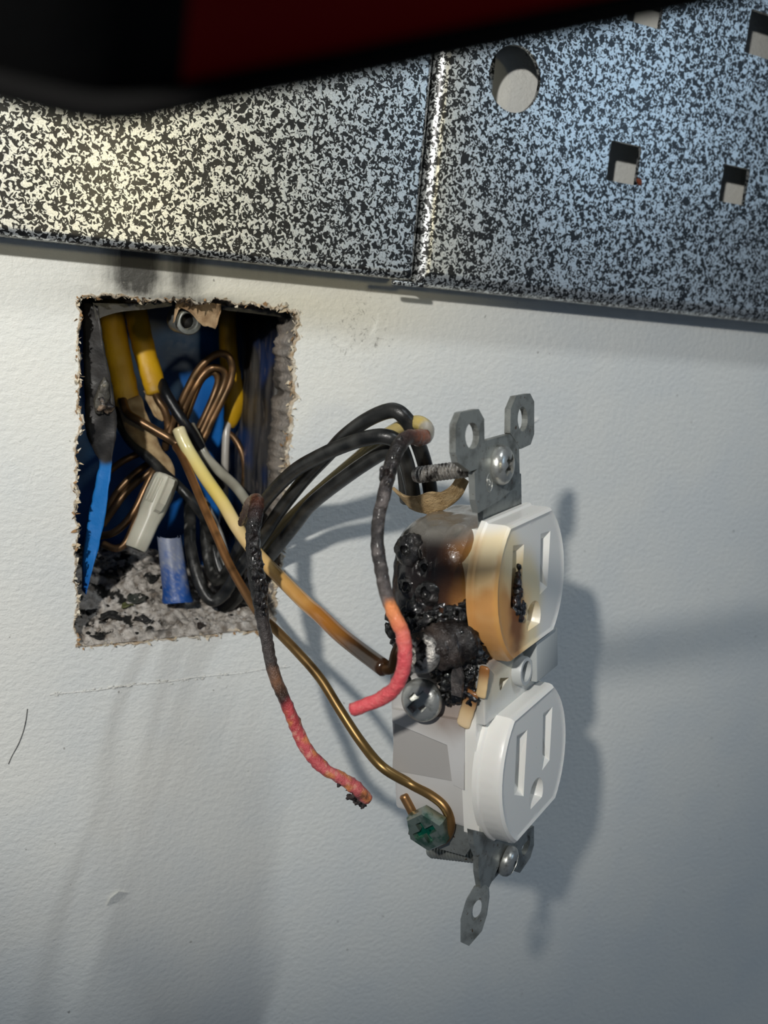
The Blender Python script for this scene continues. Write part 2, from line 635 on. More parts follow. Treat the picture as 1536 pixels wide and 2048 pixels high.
# raised line of old filler below the hole
V, F, K = [], [], []
for q_ in range(120):
    t = random.random() ** 0.9
    px = 95 + t * 490
    py = 1391 - t * 58 + random.gauss(0, 2.2)
    s = random.choice([0.12, 0.15, 0.2, 0.3]) * (1.6 if abs(px - 235) < 25 else 1.0)
    b = blob(P(px, py, 0.02), s, q_, 0.5, 2.0, 1, (1.9, 0.7, 0.7))
    o = len(V)
    V += b[0]; F += [tuple(i + o for i in f) for f in b[1]]
    K += [mix(C('#e0e0da'), C('#b5b2aa'), random.random() * 0.6)] * len(b[0])
rid = tube([P(100 + j * 48, 1390 - j * 5.7 + (j % 3 - 1) * 1.2, -0.12) for j in range(11)], 0.26, 8, 6, lambda t, q: C('#dcdcd7'), 0.12, 1.5)
V, F, K = join((V, F, K), rid)
tag(mk('filler_crumbs', V, F, PAPER, wallo, cols=K), 'raised line of dried filler crumbs', None, kind='stuff')

# lifted flake of wall paper near the bottom
pts = [(212, 1812), (222, 1795), (238, 1783), (256, 1785), (248, 1797), (232, 1806)]
V = [P(x, y, 0.05 + (0.7 if i in (1, 2) else 0.1)) for i, (x, y) in enumerate(pts)] + [P(x, y, -0.2) for x, y in pts]
F = [(0, 1, 2, 3, 4, 5)] + [(i, (i + 1) % 6, 6 + (i + 1) % 6, 6 + i) for i in range(6)]
mk('lifted_paper_flake', V, F, PAPER, wallo, smooth=False, cols=[C('#d9dad6')] * 12)

# ------------------------------------------------------------------ metal panels on the wall


def rrect(x0, x1, z0, z1, r, n=5):
    out = []
    for cx, cz, a0 in ((x1 - r, z0 + r, -90), (x1 - r, z1 - r, 0), (x0 + r, z1 - r, 90), (x0 + r, z0 + r, 180)):
        for i in range(n + 1):
            a = math.radians(a0 + 90 * i / n)
            out.append((cx + r * math.cos(a), cz + r * math.sin(a)))
    return out


PH = 12.0


def panel(name, label, x0, x1, z0, z1, R, holes):
    th = thing(name, label, 'metal panel', (0.5 * (x0 + x1), -PH / 2, z0))
    rings = []
    for i in range(7):
        a = math.radians(90 * i / 6)
        ins = R * (1 - math.sin(a)); h = PH - R * (1 - math.cos(a))
        rings.append((ins, h))
    rings.append((0.0, 0.05))
    cr = 1.0
    V, F = [], []
    base = None
    for ins, h in rings:
        l = rrect(x0 + ins, x1 - ins, z0 + ins, z1 - ins, max(0.15, cr - ins * 0.3))
        base = base or l
        V += [Vector((a, -h, b)) for a, b in l]
    n = len(base)
    for r in range(len(rings) - 1):
        for i in range(n):
            F.append((r * n + i, r * n + (i + 1) % n, (r + 1) * n + (i + 1) % n, (r + 1) * n + i))
    loops = [[(v.x, v.z) for v in V[:n]]] + holes
    tri = tessellate_polygon([[Vector((a, b, 0)) for a, b in l] for l in loops])
    idx = list(range(n))
    for l in holes:
        s = len(V)
        V += [Vector((a, -PH, b)) for a, b in l]
        idx += list(range(s, s + len(l)))
        e = len(V)
        V += [Vector((a, -PH + 1.3, b)) for a, b in l]
        for i in range(len(l)):
            j = (i + 1) % len(l)
            F.append((s + i, s + j, e + j, e + i))
    F += [tuple(idx[i] for i in t) for t in tri]
    mk('sheet', V, F, VEIN, th, auto=50)
    return th


pl = panel('metal_panel', 'silver-speckled black metal panel with no holes, left of the vertical seam', -190, 53.2, 52.4, 240, 1.8, [])
tag(pl, None, None, 'speckled metal panels on the wall')


def hrect(pts):
    q = [P(x, y, PH) for x, y in pts]
    x0 = (q[0].x + q[3].x) / 2; x1 = (q[1].x + q[2].x) / 2
    z1 = (q[0].z + q[1].z) / 2; z0 = (q[2].z + q[3].z) / 2
    return x0, x1, z0, z1


cc = P(1030, 158, PH)
hl = [circ(cc.x, cc.z, 7.9, 40)]
slots = []
for pts in ([(1222, 283), (1282, 290), (1275, 372), (1213, 360)], [(1448, 328), (1500, 338), (1490, 412), (1438, 402)],
            [(1503, 22), (1570, 34), (1558, 124), (1488, 106)], [(1262, -30), (1330, -30), (1324, 58), (1252, 42)]):
    x0, x1, z0, z1 = hrect(pts)
    slots.append((x0, x1, z0, z1))
    hl.append(rrect(x0, x1, z0, z1, 0.5, 3))
pr = panel('metal_panel', 'silver-speckled black metal panel with a round hole and small slots, right of the seam', 54.2, 330, 51.2, 270, 3.6, hl)
tag(pr, None, None, 'speckled metal panels on the wall')
# folded return of the left flange, seen through the round hole, and the lip that runs under the seam
xl = P(985, 160, 1.5).x
V, F, _ = box(56.0, xl, -1.9, -0.7, 53.0, 268)
mk('return_lip', V, F, VEIN, pr, smooth=False)
V, F, _ = box(47.5, 56.5, -11.6, -10.4, 50.9, 52.0, 0.3)
mk('corner_lip', V, F, VEIN, pr, smooth=False)
rq = P(1277, 362, PH)
V, F, _ = blob(rq + Vector((0.1, -0.2, 0)), 0.9, 3, 0.5, 0.8, 2, (0.9, 0.6, 1.2))
mk('rust_spot', V, F, RUST, pr)

# ------------------------------------------------------------------ blue electrical box in the hole
BX0, BX1, BZ0, BZ1, BY0, BY1 = TL.x + 0.4, TR.x - 0.2, BL.z + 0.4, TL.z - 0.4, 13.2, 56.0
SOOT = C('#0d0d0f')
CB = C('#1b72c8')
CBD = C('#12549e')
bx = thing('electrical_box', 'blue plastic outlet box, soot-blackened inside, set in the wall hole', 'electrical box', (0, 35, BZ0))


def grid(fn, nu, nv, colf):
    V = [fn(i / nu, j / nv) for j in range(nv + 1) for i in range(nu + 1)]
    F = [(j * (nu + 1) + i, j * (nu + 1) + i + 1, (j + 1) * (nu + 1) + i + 1, (j + 1) * (nu + 1) + i) for j in range(nv) for i in range(nu)]
    return V, F, [colf(v) for v in V]


def slab(fn, nu, nv, colf, thick):
    a = grid(fn, nu, nv, colf)
    b = grid(lambda u, v: fn(u, v) + Vector(thick), nu, nv, colf)
    V, F, K = join(a, b)
    o = (nu + 1) * (nv + 1)
    per = [i for i in range(nu + 1)] + [j * (nu + 1) + nu for j in range(1, nv + 1)] + [nv * (nu + 1) + i for i in range(nu - 1, -1, -1)] + [j * (nu + 1) for j in range(nv - 1, 0, -1)]
    for i in range(len(per)):
        p, q = per[i], per[(i + 1) % len(per)]
        F.append((p, q, o + q, o + p))
    return V, F, K


def cback(v):
    s = sm(27, 40, v.z + 5 * nz(v, 0.12, 2)) * 0.9 + 0.4 * sm(0.1, 0.5, nz(v, 0.09, 4))
    c = mix(CB, CBD, 0.5 + nz(v, 0.1, 6))
    return mix(c, SOOT, s * 0.95)


V, F, K = slab(lambda u, v: Vector((BX0 + u * (BX1 - BX0), BY1 + 0.4 * nz((u, v, 0), 4, 1), BZ0 + v * (BZ1 - BZ0))), 40, 60, cback, (0, 2, 0))
mk('back_panel', V, F, BLUE, bx, cols=K)


def cright(v):
    st = nz((v.x, v.y * 1.0, v.z * 0.10), 0.5, 3)
    c = mix(C('#1d1f24'), C('#5a5753'), 0.45 + 1.1 * st)
    c = mix(c, C('#1c3a70'), sm(0.05, 0.4, nz(v, 0.09, 8)) * 0.65)
    c = mix(c, C('#7d736a'), sm(0.38, 0.6, nz((v.x, v.y, v.z * 0.3), 0.7, 12)) * 0.5)
    return mix(c, SOOT, sm(26, 38, v.z))


V, F, K = slab(lambda u, v: Vector((BX1 + 0.5 * nz((u * 40, v * 80, 0), 0.15, 2), BY0 + u * (BY1 - BY0), BZ0 + v * (BZ1 - BZ0))), 50, 90, cright, (1.8, 0, 0))
mk('side_panel', V, F, BLUE, bx, cols=K)
V, F, K = slab(lambda u, v: Vector((BX0, BY0 + u * (BY1 - BY0), BZ0 + v * (BZ1 - BZ0))), 20, 40, lambda v: mix(CBD, SOOT, sm(-10, 10, v.z)), (-1.2, 0, 0))
mk('side_panel', V, F, BLUE, bx, cols=K)
V, F, K = slab(lambda u, v: Vector((BX0 + u * (BX1 - BX0), BY0 + v * (BY1 - BY0), BZ1)), 20, 20, lambda v: mix(SOOT, C('#2a2a2b'), 0.5 + nz(v, 0.2, 3)), (0, 0, 0.9))
mk('top_panel', V, F, BLUE, bx, cols=K)
V, F, K = slab(lambda u, v: Vector((BX0 + u * (BX1 - BX0), BY0 + v * (BY1 - BY0), BZ0)), 20, 20, lambda v: CBD, (0, 0, -0.8))
mk('bottom_panel', V, F, BLUE, bx, cols=K)


def outline(pts, h, thick, hf=None, sub=4):
    """Solid of a traced outline: px points at height h off the wall, thick mm deep."""
    P2 = catmull([list(p) for p in pts] + [list(pts[0])], sub)[:-1]
    n = len(P2)
    front = [P(x, y, (hf(x, y) if hf else h)) for x, y in P2]
    tri = tessellate_polygon([[Vector((p.x, p.z, 0)) for p in front]])
    V = front + [p + Vector((0, thick, 0)) for p in front]
    F = [tuple(t) for t in tri] + [tuple(i + n for i in reversed(t)) for t in tri]
    F += [(i, (i + 1) % n, n + (i + 1) % n, n + i) for i in range(n)]
    return V, F


# burnt front lip of the box: left strip that turns blue lower down
pts = [(168, 606), (190, 610), (206, 640), (209, 700), (213, 735), (226, 770), (231, 810), (232, 860), (226, 905), (222, 940), (217, 1000), (205, 1060), (193, 1110), (180, 1160), (171, 1188), (165, 1180), (167, 1110), (178, 1030), (192, 955), (200, 925), (188, 900), (176, 880), (172, 800), (168, 700)]


# built as a grid across its two edges so that its burn marks have vertices to sit on
lef = [(168, 604), (168, 700), (171, 800), (174, 870), (190, 903), (200, 930), (193, 960), (178, 1030), (167, 1110), (164, 1180)]
rig = [(196, 612), (209, 700), (224, 770), (232, 830), (232, 870), (226, 905), (221, 950), (207, 1050), (190, 1122), (172, 1190)]
Lc = catmull([list(a) for a in lef], 8); Rc = catmull([list(a) for a in rig], 8)


def fl(u, v):
    i = v * (len(Lc) - 1)
    i = min(int(round(i)), len(Lc) - 1)
    a, b = Lc[i], Rc[i]
    x, y = a[0] + (b[0] - a[0]) * u, a[1] + (b[1] - a[1]) * u
    e = (2.2 * nz((x, y, 0), 0.05, 2) + 1.0 * nz((x, y, 0), 0.15, 2)) * (1 if u in (0.0, 1.0) else 0)
    return P(x + e, y, -7.0 + 2.0 * u + 0.5 * nz((x, y, 0), 0.03, 5))


zc = P(215, 925, -6).z


def cflap(v):
    b = sm(zc - 1.6, zc + 1.0, v.z + 0.8 * nz(v, 0.5, 4))
    c = mix(C('#1d6fb8'), C('#1a57a8'), sm(-20, -35, v.z))
    d = mix(C('#1b1a1a'), C('#343231'), 0.4 + nz(v, 0.35, 7))
    return mix(c, d, b)


V, F, K = slab(fl, 8, len(Lc) - 1, cflap, (0, 1.4, 0))
fp = mk('side_flap', V, F, BLUE, bx, cols=K)
fp['label'] = 'bent side strip, charred above and bright blue below'
# grey burnt plastic lump on the strip
V, F, K = join(blob(P(203, 790, -5), 2.6, 21, 0.5, 0.5, 3, (0.55, 0.35, 1.6), lambda v: mix(C('#3b3934'), C('#5b5850'), 0.5 + nz(v, 0.6, 1))),
               blob(P(208, 812, -5), 2.2, 22, 0.6, 0.7, 3, (0.8, 0.5, 0.9), lambda v: mix(C('#1a1614'), C('#8a7664'), sm(0.1, 0.5, nz(v, 0.9, 1)))))
mk('burnt_lump', V, F, CHAR, bx, cols=K)
# burnt top lip
V, F = outline([(186, 606), (260, 607), (335, 604), (345, 611), (300, 618), (240, 624), (205, 634), (192, 640)], -5.5, 2.0)
mk('top_lip', V, F, BLUE, bx, cols=[mix(C('#222223'), C('#3b3a39'), 0.5 + nz(v, 0.4, 2)) for v in V], smooth=False)
V, F = outline([(448, 612), (520, 620), (590, 628), (588, 640), (560, 634), (500, 626), (450, 620)], -7.0, 2.0)
mk('top_lip', V, F, BLUE, bx, cols=[mix(C('#25262c'), C('#6a6c72'), sm(0.0, 0.5, nz(v, 0.6, 2))) for v in V], smooth=False)

# screw post with its steel collar at the top of the box
pc = P(378, 643, -6)
m = frame(pc, (0, 1, 0), (0, 0, 1))
V, F, _ = xf(lathe([(2.0, 3.0), (2.0, 0.2), (2.3, -0.1), (3.1, 0.1), (3.35, 0.5), (3.35, 9.0), (0.4, 9.0)], 28), m)
scn = mk('screw_collar', V, F, STEEL, bx, auto=40)
V, F, _ = xf(lathe([(1.9, 2.9), (1.9, 2.8), (0.3, 2.8)], 16), m)
mk('screw_hole', V, F, DARK, bx)

# dusty blue screw barrel at the bottom of the box
th0, th1 = P(338, 1072, -13), P(356, 1204, -8)
axis = (th1 - th0)
V, F, K = [], [], []
na, nl = 22, 30
for layer, rr in ((0, 3.8), (1, 2.9)):
    for j in range(nl + 1):
        t = j / nl
        c0 = th0 + axis * t
        for i in range(na + 1):
            a = math.pi * (i / na) * 1.1 - 0.05 * math.pi
            r_ = rr * (0.82 + 0.18 * t) * (1 + (0.10 * sm(0.85, 1, t)))
            notch = -1.1 * math.sin(math.pi * i / na) ** 2 * sm(0.9, 1.0, t)
            q = c0 + Vector((-math.cos(a) * r_, -math.sin(a) * r_, 0)) + axis.normalized() * notch
            V.append(q)
            dust = sm(0.9, 0.2, t + 0.5 * nz(q, 0.5, 3)) * 0.75 + 0.45 * sm(0.25, 0.5, nz(q, 1.5, 9))
            K.append(mix(C('#1a4a90'), C('#8b909c'), dust))
st = (na + 1) * (nl + 1)
for lay in (0, 1):
    for j in range(nl):
        for i in range(na):
            o = lay * st + j * (na + 1) + i
            F.append((o, o + 1, o + na + 2, o + na + 1))
for i in range(na):
    o = nl * (na + 1) + i
    F.append((o, o + 1, st + o + 1, st + o))
mk('screw_barrel', V, F, BLUE, bx, cols=K)

# kraft paper scrap over the post
ks = thing('paper_scrap', 'torn brown paper scrap hanging over the steel collar at the top of the box', 'paper scrap', P(395, 606, -3))
V, F, K = slab(lambda u, v: P(346 + u * 96 + 7 * (1 - v) * (1 - u), 598 + u * 10 + v * (1 - 0.75 * sm(0.90, 1.0, u) + 0.14 * nz((u * 14, 0, 0), 1, 3)) * (22 + 32 * sm(0.30, 0.85, u) - 5 * math.sin(u * 9) + 26 * sm(0.16, 0.0, u)), -2.5 - 2.2 * v * (1 - v) * 2 - 1.5 * v + 0.5 * nz((u * 3, v * 3, 0), 1, 2)), 26, 10,
               lambda v: mix(C('#8d7254'), C('#b29877'), 0.5 + 1.2 * nz(v, 0.6, 2)), (0, 0.35, 0))
mk('paper', V, F, PAPER, ks, cols=K)

# plaster rubble lying in the bottom of the box
zb = P(250, 1112, -36).z


def rub(x, y):
    h = -y
    t = sm(-1, 36, y)
    z = (BL.z + (BR.z - BL.z) * (x - BL.x) / (BR.x - BL.x)) + 0.2 + 1.5 * sm(-0.4, 2.5, y)
    z = z + (zb - z) * t * (1 - 0.75 * sm(0, 14, x)) * 1.0
    q = (x, y, 0)
    z += (1.1 * nz(q, 0.25, 3) + 0.9 * nz(q, 0.7, 6) + 0.45 * nz(q, 1.9, 8)) * sm(-1.5, 3, y)
    return z


def crub(v):
    c = mix(C('#ddd6cd'), C('#a39a90'), 0.45 + 0.9 * nz(v, 0.7, 4))
    c = mix(c, C('#6f6152'), sm(0.15, 0.45, nz(v, 0.45, 14)) * 0.7)
    left = 1 - sm(-6, 3, v.x)
    d = sm(0.16, 0.26, nz(v, 0.30, 20) + 0.35 * nz(v, 1.1, 21)) * left * sm(-1, 3, v.y)
    return mix(c, C('#15140f'), d)


rb = thing('plaster_rubble', 'grey-white plaster rubble and ash heaped in the bottom of the box', 'rubble', (0, 15, BZ0))
V, F, K = grid(lambda u, v: Vector((BL.x - 0.2 + u * (BR.x - BL.x + 0.6), -0.4 + v * 48, rub(BL.x + u * (BR.x - BL.x), -0.4 + v * 48))), 150, 130, crub)
tag(rb, None, None, None, 'stuff')
tag(mk('heap', V, F, ASH, rb, cols=K), None, None, None, 'stuff')
V, F, K = [], [], []
for i in range(330):
    x = random.uniform(BL.x + 0.5, BR.x - 0.5); y = random.uniform(0.2, 34)
    b = blob((x, y, rub(x, y) + 0.15), random.choice([0.2, 0.3, 0.35, 0.5, 0.7]), i, 0.5, 1.5, 1, (1, 1, 0.7))
    dk = random.random() < (0.16 if x < -4 else 0.05)
    c = C('#1a1815') if dk else mix(C('#d8d2ca'), C('#9a8f83'), random.random())
    o = len(V); V += b[0]; F += [tuple(q + o for q in f) for f in b[1]]; K += [c] * len(b[0])
tag(mk('crumbs', V, F, ASH, rb, cols=K, smooth=False), None, None, None, 'stuff')

# charred flakes lying on the rubble
flk = [(222, 1150, 3.6, '#23211e', 'large grey-black char flake on the rubble just right of the blue strip tip'),
       (256, 1137, 2.0, '#1c1b19', 'small black char flake at the top of the rubble under the white connector'),
       (303, 1156, 2.7, '#191917', 'black char flake on the rubble beside the blue barrel'),
       (276, 1198, 3.4, '#2c3029', 'grey-green curled char flake in the middle of the rubble'),
       (254, 1212, 2.1, '#575a33', 'small olive-green flake among the char on the rubble'),
       (222, 1234, 4.0, '#1f1e1d', 'broad black char flake near the left front of the rubble'),
       (281, 1240, 2.8, '#242220', 'black char flake near the front of the rubble below the green one'),
       (192, 1274, 2.0, '#171614', 'small black char flake at the front left corner of the rubble'),
       (184, 1222, 1.7, '#1d1c1a', 'small black char flake against the left edge of the hole'),
       (402, 1252, 1.4, '#2a211b', 'lone brown-black crumb on pale rubble at the front of the box')]
for i, (px, py, r, hx, lb) in enumerate(flk):
    # march along the view ray to the heap
    d = AX * (px - 768) + AY * (py - 1024) + AZ * FOC
    q = None
    for s_ in range(600):
        t = 0.085 + s_ * 0.0001
        c_ = CAM + d * t
        if c_[1] > -0.4 and c_[2] < rub(c_[0], c_[1]) + 0.2:
            q = Vector(c_); break
    q = q or P(px, py, -4)
    cx, cy = q.x, q.y
    b0 = C(hx)
    V, F, K = [], [], []
    nr, na = 4, 16
    for lay in (0, 1):
        for j in range(nr + 1):
            for a in range(na):
                an = 2 * math.pi * a / na
                rr = r * (j / nr) * (0.75 + 0.5 * nz((math.cos(an), math.sin(an), i * 3.1), 1.3, i))
                x, y = cx + rr * math.cos(an), cy + rr * math.sin(an) * 0.9
                z = q.z + 0.3 + 0.75 * nz((x, y, 0), 0.6, i) + 0.4 * (j / nr) ** 2 * math.sin(an * 2 + i) * r * 0.5 - lay * 0.35
                z = max(z, rub(x, y) + 0.1 - lay * 0.35)
                V.append(Vector((x, y, z)))
                K.append(mix(b0, C('#55524c'), sm(0.15, 0.6, nz((x, y, z), 0.9, i))))
    st = (nr + 1) * na
    for lay in (0, 1):
        for j in range(nr):
            for a in range(na):
                o = lay * st + j * na
                F.append((o + a, o + (a + 1) % na, o + na + (a + 1) % na, o + na + a))
    for a in range(na):
        o = nr * na
        F.append((o + a, o + (a + 1) % na, st + o + (a + 1) % na, st + o + a))
    tag(mk('char_flake', V, F, FLAKE, None, cols=K), lb, 'char flake', 'char flakes on the rubble')

# ------------------------------------------------------------------ cables and wires


def W(pts):
    return [P(*p) for p in pts]


def cable(label, pts, rad, flat, colf, name='yellow_cable'):
    th = thing(name, label, 'cable', P(*pts[0]), 'yellow cables in the box')
    V, F, K = tube(W(pts), rad, 20, 8, colf, 0.12, 0.4, flat, (1, 0.15, 0))
    mk('jacket', V, F, SHEATH, th, cols=K)
    return th


YEL = C('#d6a80a')


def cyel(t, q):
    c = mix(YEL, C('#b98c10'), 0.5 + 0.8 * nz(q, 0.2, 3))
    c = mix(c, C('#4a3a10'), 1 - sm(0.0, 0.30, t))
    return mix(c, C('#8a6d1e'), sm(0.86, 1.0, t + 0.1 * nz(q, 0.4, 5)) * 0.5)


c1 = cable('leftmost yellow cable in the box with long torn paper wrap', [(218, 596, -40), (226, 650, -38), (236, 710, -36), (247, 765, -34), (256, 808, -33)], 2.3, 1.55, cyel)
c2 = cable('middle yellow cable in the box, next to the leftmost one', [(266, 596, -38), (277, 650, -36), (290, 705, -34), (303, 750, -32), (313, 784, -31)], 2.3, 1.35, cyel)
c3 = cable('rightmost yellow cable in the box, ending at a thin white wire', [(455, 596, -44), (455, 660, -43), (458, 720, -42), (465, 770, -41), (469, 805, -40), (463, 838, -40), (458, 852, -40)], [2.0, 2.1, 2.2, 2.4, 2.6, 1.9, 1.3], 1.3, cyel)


def paper(parent, cl, wid, curl, seed, c_a=C('#8f7553'), c_b=C('#b7a07a')):
    sp = catmull([list(P(x, y, h)) + [w_] for (x, y, h), w_ in zip(cl, wid)], 8)

    def fn(u, v):
        i = min(int(round(v * (len(sp) - 1))), len(sp) - 1)
        c = Vector(sp[i][:3]); w_ = sp[i][3]
        t = (Vector(sp[min(i + 1, len(sp) - 1)][:3]) - Vector(sp[max(i - 1, 0)][:3])).normalized()
        s = t.cross(Vector((0.3, 1, 0.1))).normalized()
        f = s.cross(t)
        e = w_ * (1 + 0.25 * nz((v * 5, u * 2, seed), 1.3, seed))
        a = (u - 0.5) * 2
        return c + s * a * e + f * (curl * (a * a) * e + 0.5 * nz((v * 4, u * 3, seed), 1.5, 2))
    V, F, K = slab(fn, 10, len(sp) - 1, lambda v: mix(c_a, c_b, 0.5 + nz(v, 0.5, 4)), (0, 0.25, 0.05))
    return mk('paper_wrap', V, F, PAPER, parent, cols=K)


paper(c1, [(254, 800, -31), (272, 840, -29), (292, 885, -27), (316, 920, -26), (334, 945, -25), (344, 968, -24)], [3.4, 3.6, 3.2, 2.8, 2.2, 0.8], 0.35, 2)
paper(c2, [(306, 780, -31), (306, 800, -30), (313, 825, -29), (326, 842, -28)], [2.4, 1.8, 1.2, 0.3], 0.4, 5)

CU1, CU2, CU3 = C('#7d6146'), C('#54432f'), C('#a07a55')


def ccu(t, q):
    return mix(mix(CU1, CU2, 0.5 + 0.9 * nz(q, 0.25, 3)), CU3, sm(0.2, 0.6, nz(q, 0.3, 7)) * 0.7)


def wire(name, label, cat, pts, rad, mat, colf, group=None, **kw):
    V, F, K = tube(W(pts), rad, kw.pop('seg', 14), kw.pop('per', 8), colf, **kw)
    o = mk(name, V, F, mat, None, cols=K)
    return tag(o, label, cat, group)


GC = 'bare copper wires in the box'
wire('copper_wire', 'outermost of the three looped copper wires over the rightmost yellow cable', 'wire',
     [(335, 880, -26), (345, 845, -28), (360, 810, -31), (389, 750, -33), (414, 721, -33), (438, 707, -32), (458, 714, -31), (465, 738, -31), (459, 768, -31), (444, 801, -31), (424, 840, -30), (409, 873, -29), (392, 905, -28)], 1.02, COPPER, ccu, GC)
wire('copper_wire', 'middle of the three looped copper wires in the box', 'wire',
     [(348, 890, -28), (358, 850, -30), (368, 818, -31), (389, 775, -33), (409, 746, -33), (428, 735, -32), (446, 741, -32), (450, 758, -32), (440, 787, -32), (420, 828, -31), (404, 863, -30), (385, 900, -29)], 1.0, COPPER, ccu, GC)
wire('copper_wire', 'innermost of the three looped copper wires in the box', 'wire',
     [(352, 895, -33), (366, 852, -33), (376, 824, -34), (398, 768, -35), (414, 749, -35), (428, 745, -34), (436, 760, -34), (428, 789, -34), (409, 833, -33), (395, 862, -32), (378, 900, -31)], 1.0, COPPER, ccu, GC)
wire('copper_wire', 'bare copper wire coming out of the middle yellow cable', 'wire',
     [(306, 775, -32), (316, 799, -29), (329, 820, -28), (336, 845, -28), (335, 870, -28), (330, 898, -30)], 1.1, COPPER, ccu, GC)
wire('copper_wire', 'bare copper wire crossing right from the leftmost yellow cable', 'wire',
     [(245, 800, -31), (255, 826, -28), (277, 841, -26), (306, 858, -24), (337, 876, -22), (358, 892, -20), (372, 915, -22)], 1.2, COPPER, ccu, GC)
wire('copper_wire', 'short bare copper wire just right of the blue strip top', 'wire',
     [(295, 899, -34), (277, 907, -33), (248, 921, -33), (224, 938, -34), (205, 955, -34)], 0.95, COPPER, ccu, GC)
wire('copper_wire', 'upper curved copper wire between the blue strip and the white connector', 'wire',
     [(312, 916, -33), (296, 928, -32), (267, 950, -31), (238, 980, -31), (218, 1012, -31), (205, 1040, -32)], 1.0, COPPER, ccu, GC)
wire('copper_wire', 'second curved copper wire between the blue strip and the white connector', 'wire',
     [(322, 926, -30), (306, 940, -29), (275, 963, -29), (248, 990, -29), (226, 1020, -29), (205, 1050, -29)], 1.0, COPPER, ccu, GC)
wire('copper_wire', 'long curved copper wire bending to the blue strip at its lower end', 'wire',
     [(320, 930, -27), (306, 946, -25), (288, 983, -24), (271, 1018, -23), (248, 1049, -22), (224, 1067, -22), (200, 1072, -24)], 1.0, COPPER, ccu, GC)
wire('copper_wire', 'copper wire running down the left edge of the white connector', 'wire',
     [(326, 936, -26), (313, 950, -24), (298, 978, -22), (283, 1016, -21), (267, 1053, -20), (251, 1086, -19), (231, 1097, -19), (206, 1088, -21)], 1.0, COPPER, ccu, GC)
wire('copper_wire', 'thin copper wire hanging beside the right side wall of the box', 'wire',
     [(452, 862, -40), (468, 876, -38), (482, 900, -36), (489, 928, -35), (489, 955, -35), (485, 990, -35)], 0.95, COPPER, ccu, GC)


# black insulated
def cbl(t, q):
    return mix(C('#131414'), C('#3a3a38'), 0.35 + 0.9 * nz(q, 0.4, 5))


def cbd(t, q):
    c = cbl(t, q)
    return mix(c, C('#8b8a86'), sm(0.35, 0.6, nz((q[0], q[1], q[2] * 0.4), 0.9, 15)) * (1 - sm(0.30, 0.45, t)) * 0.7)


GB = 'black insulated wires'
wire('black_wire', 'black wire making the highest loop between box and outlet', 'wire',
     [(378, 1000, -26), (380, 1045, -19), (381, 1095, -13), (398, 1161, -7), (421, 1200, -4), (446, 1190, -2), (472, 1148, 2), (500, 1108, 7), (525, 1073, 12), (558, 1024, 18), (606, 962, 28), (655, 910, 38), (688, 874, 45), (737, 838, 52), (785, 821, 57), (812, 838, 59), (828, 868, 58), (845, 912, 56), (858, 965, 55), (864, 1010, 54)],
     1.62, BLACKINS, cbd, GB)
wire('black_wire', 'black wire in the middle of the bundle, bending down beside the burnt wire top', 'wire',
     [(410, 1010, -28), (411, 1050, -22), (413, 1095, -18), (424, 1148, -13), (440, 1160, -9), (462, 1130, -4), (490, 1072, 6), (518, 1021, 14), (545, 984, 22), (590, 941, 33), (640, 912, 42), (690, 890, 49), (735, 876, 54), (770, 873, 57), (795, 885, 58), (811, 920, 57), (822, 965, 55), (830, 1010, 53)],
     1.62, BLACKINS, cbd, GB)
wire('black_wire', 'lowest black wire of the bundle running from box to outlet', 'wire',
     [(430, 1230, -12), (470, 1200, -8), (512, 1148, 0), (545, 1106, 8), (590, 1050, 19), (623, 1008, 27), (688, 956, 40), (753, 912, 50), (785, 899, 54), (800, 908, 54), (808, 935, 51), (814, 1000, 47)],
     1.66, BLACKINS, cbl, GB)
wire('black_wire', 'black wire coming diagonally from the leftmost yellow cable', 'wire',
     [(226, 810, -38), (242, 850, -34), (259, 880, -31), (283, 903, -28), (306, 924, -25), (326, 945, -22), (348, 964, -18), (369, 985, -15), (390, 1010, -14), (410, 1040, -15), (425, 1080, -17)], 1.35, BLACKINS, cbl, GB)
wire('black_wire', 'glossy black wire coming out of the middle yellow cable', 'wire',
     [(322, 765, -31), (332, 787, -27), (346, 811, -25), (365, 841, -23), (382, 866, -23), (400, 895, -24), (420, 930, -27), (440, 975, -30)], 1.5, BLACKINS, lambda t, q: C('#14161a'), GB)
wire('black_wire', 'dusty black wire lying low at the right front of the box bottom', 'wire',
     [(420, 1080, -20), (440, 1140, -16), (468, 1185, -11), (500, 1198, -8), (520, 1160, -6), (512, 1110, -6)], 1.5, BLACKINS, cbd, GB)


# white insulated
def cw1(t, q):
    n_ = 0.5 + nz(q, 0.15, 3)
    c = ramp(t + 0.03 * nz(q, 0.4, 2), [(0, C('#d8cda6')), (0.12, C('#e2d79c')), (0.3, C('#e4cc6e')), (0.42, C('#e8cf98')), (0.58, C('#dfb06a')), (0.75, C('#b4742c')), (0.88, C('#8a5520')), (0.95, C('#5c3a18')), (1, C('#7a4a1e'))])
    dk = sm(0.80, 0.93, t) * sm(-0.3, 0.4, q.z + 49 + nz(q, 0.5, 4)) * 0.85
    return mix(mix(c, C('#b89a5e'), 0.15 * n_), C('#17120e'), dk)


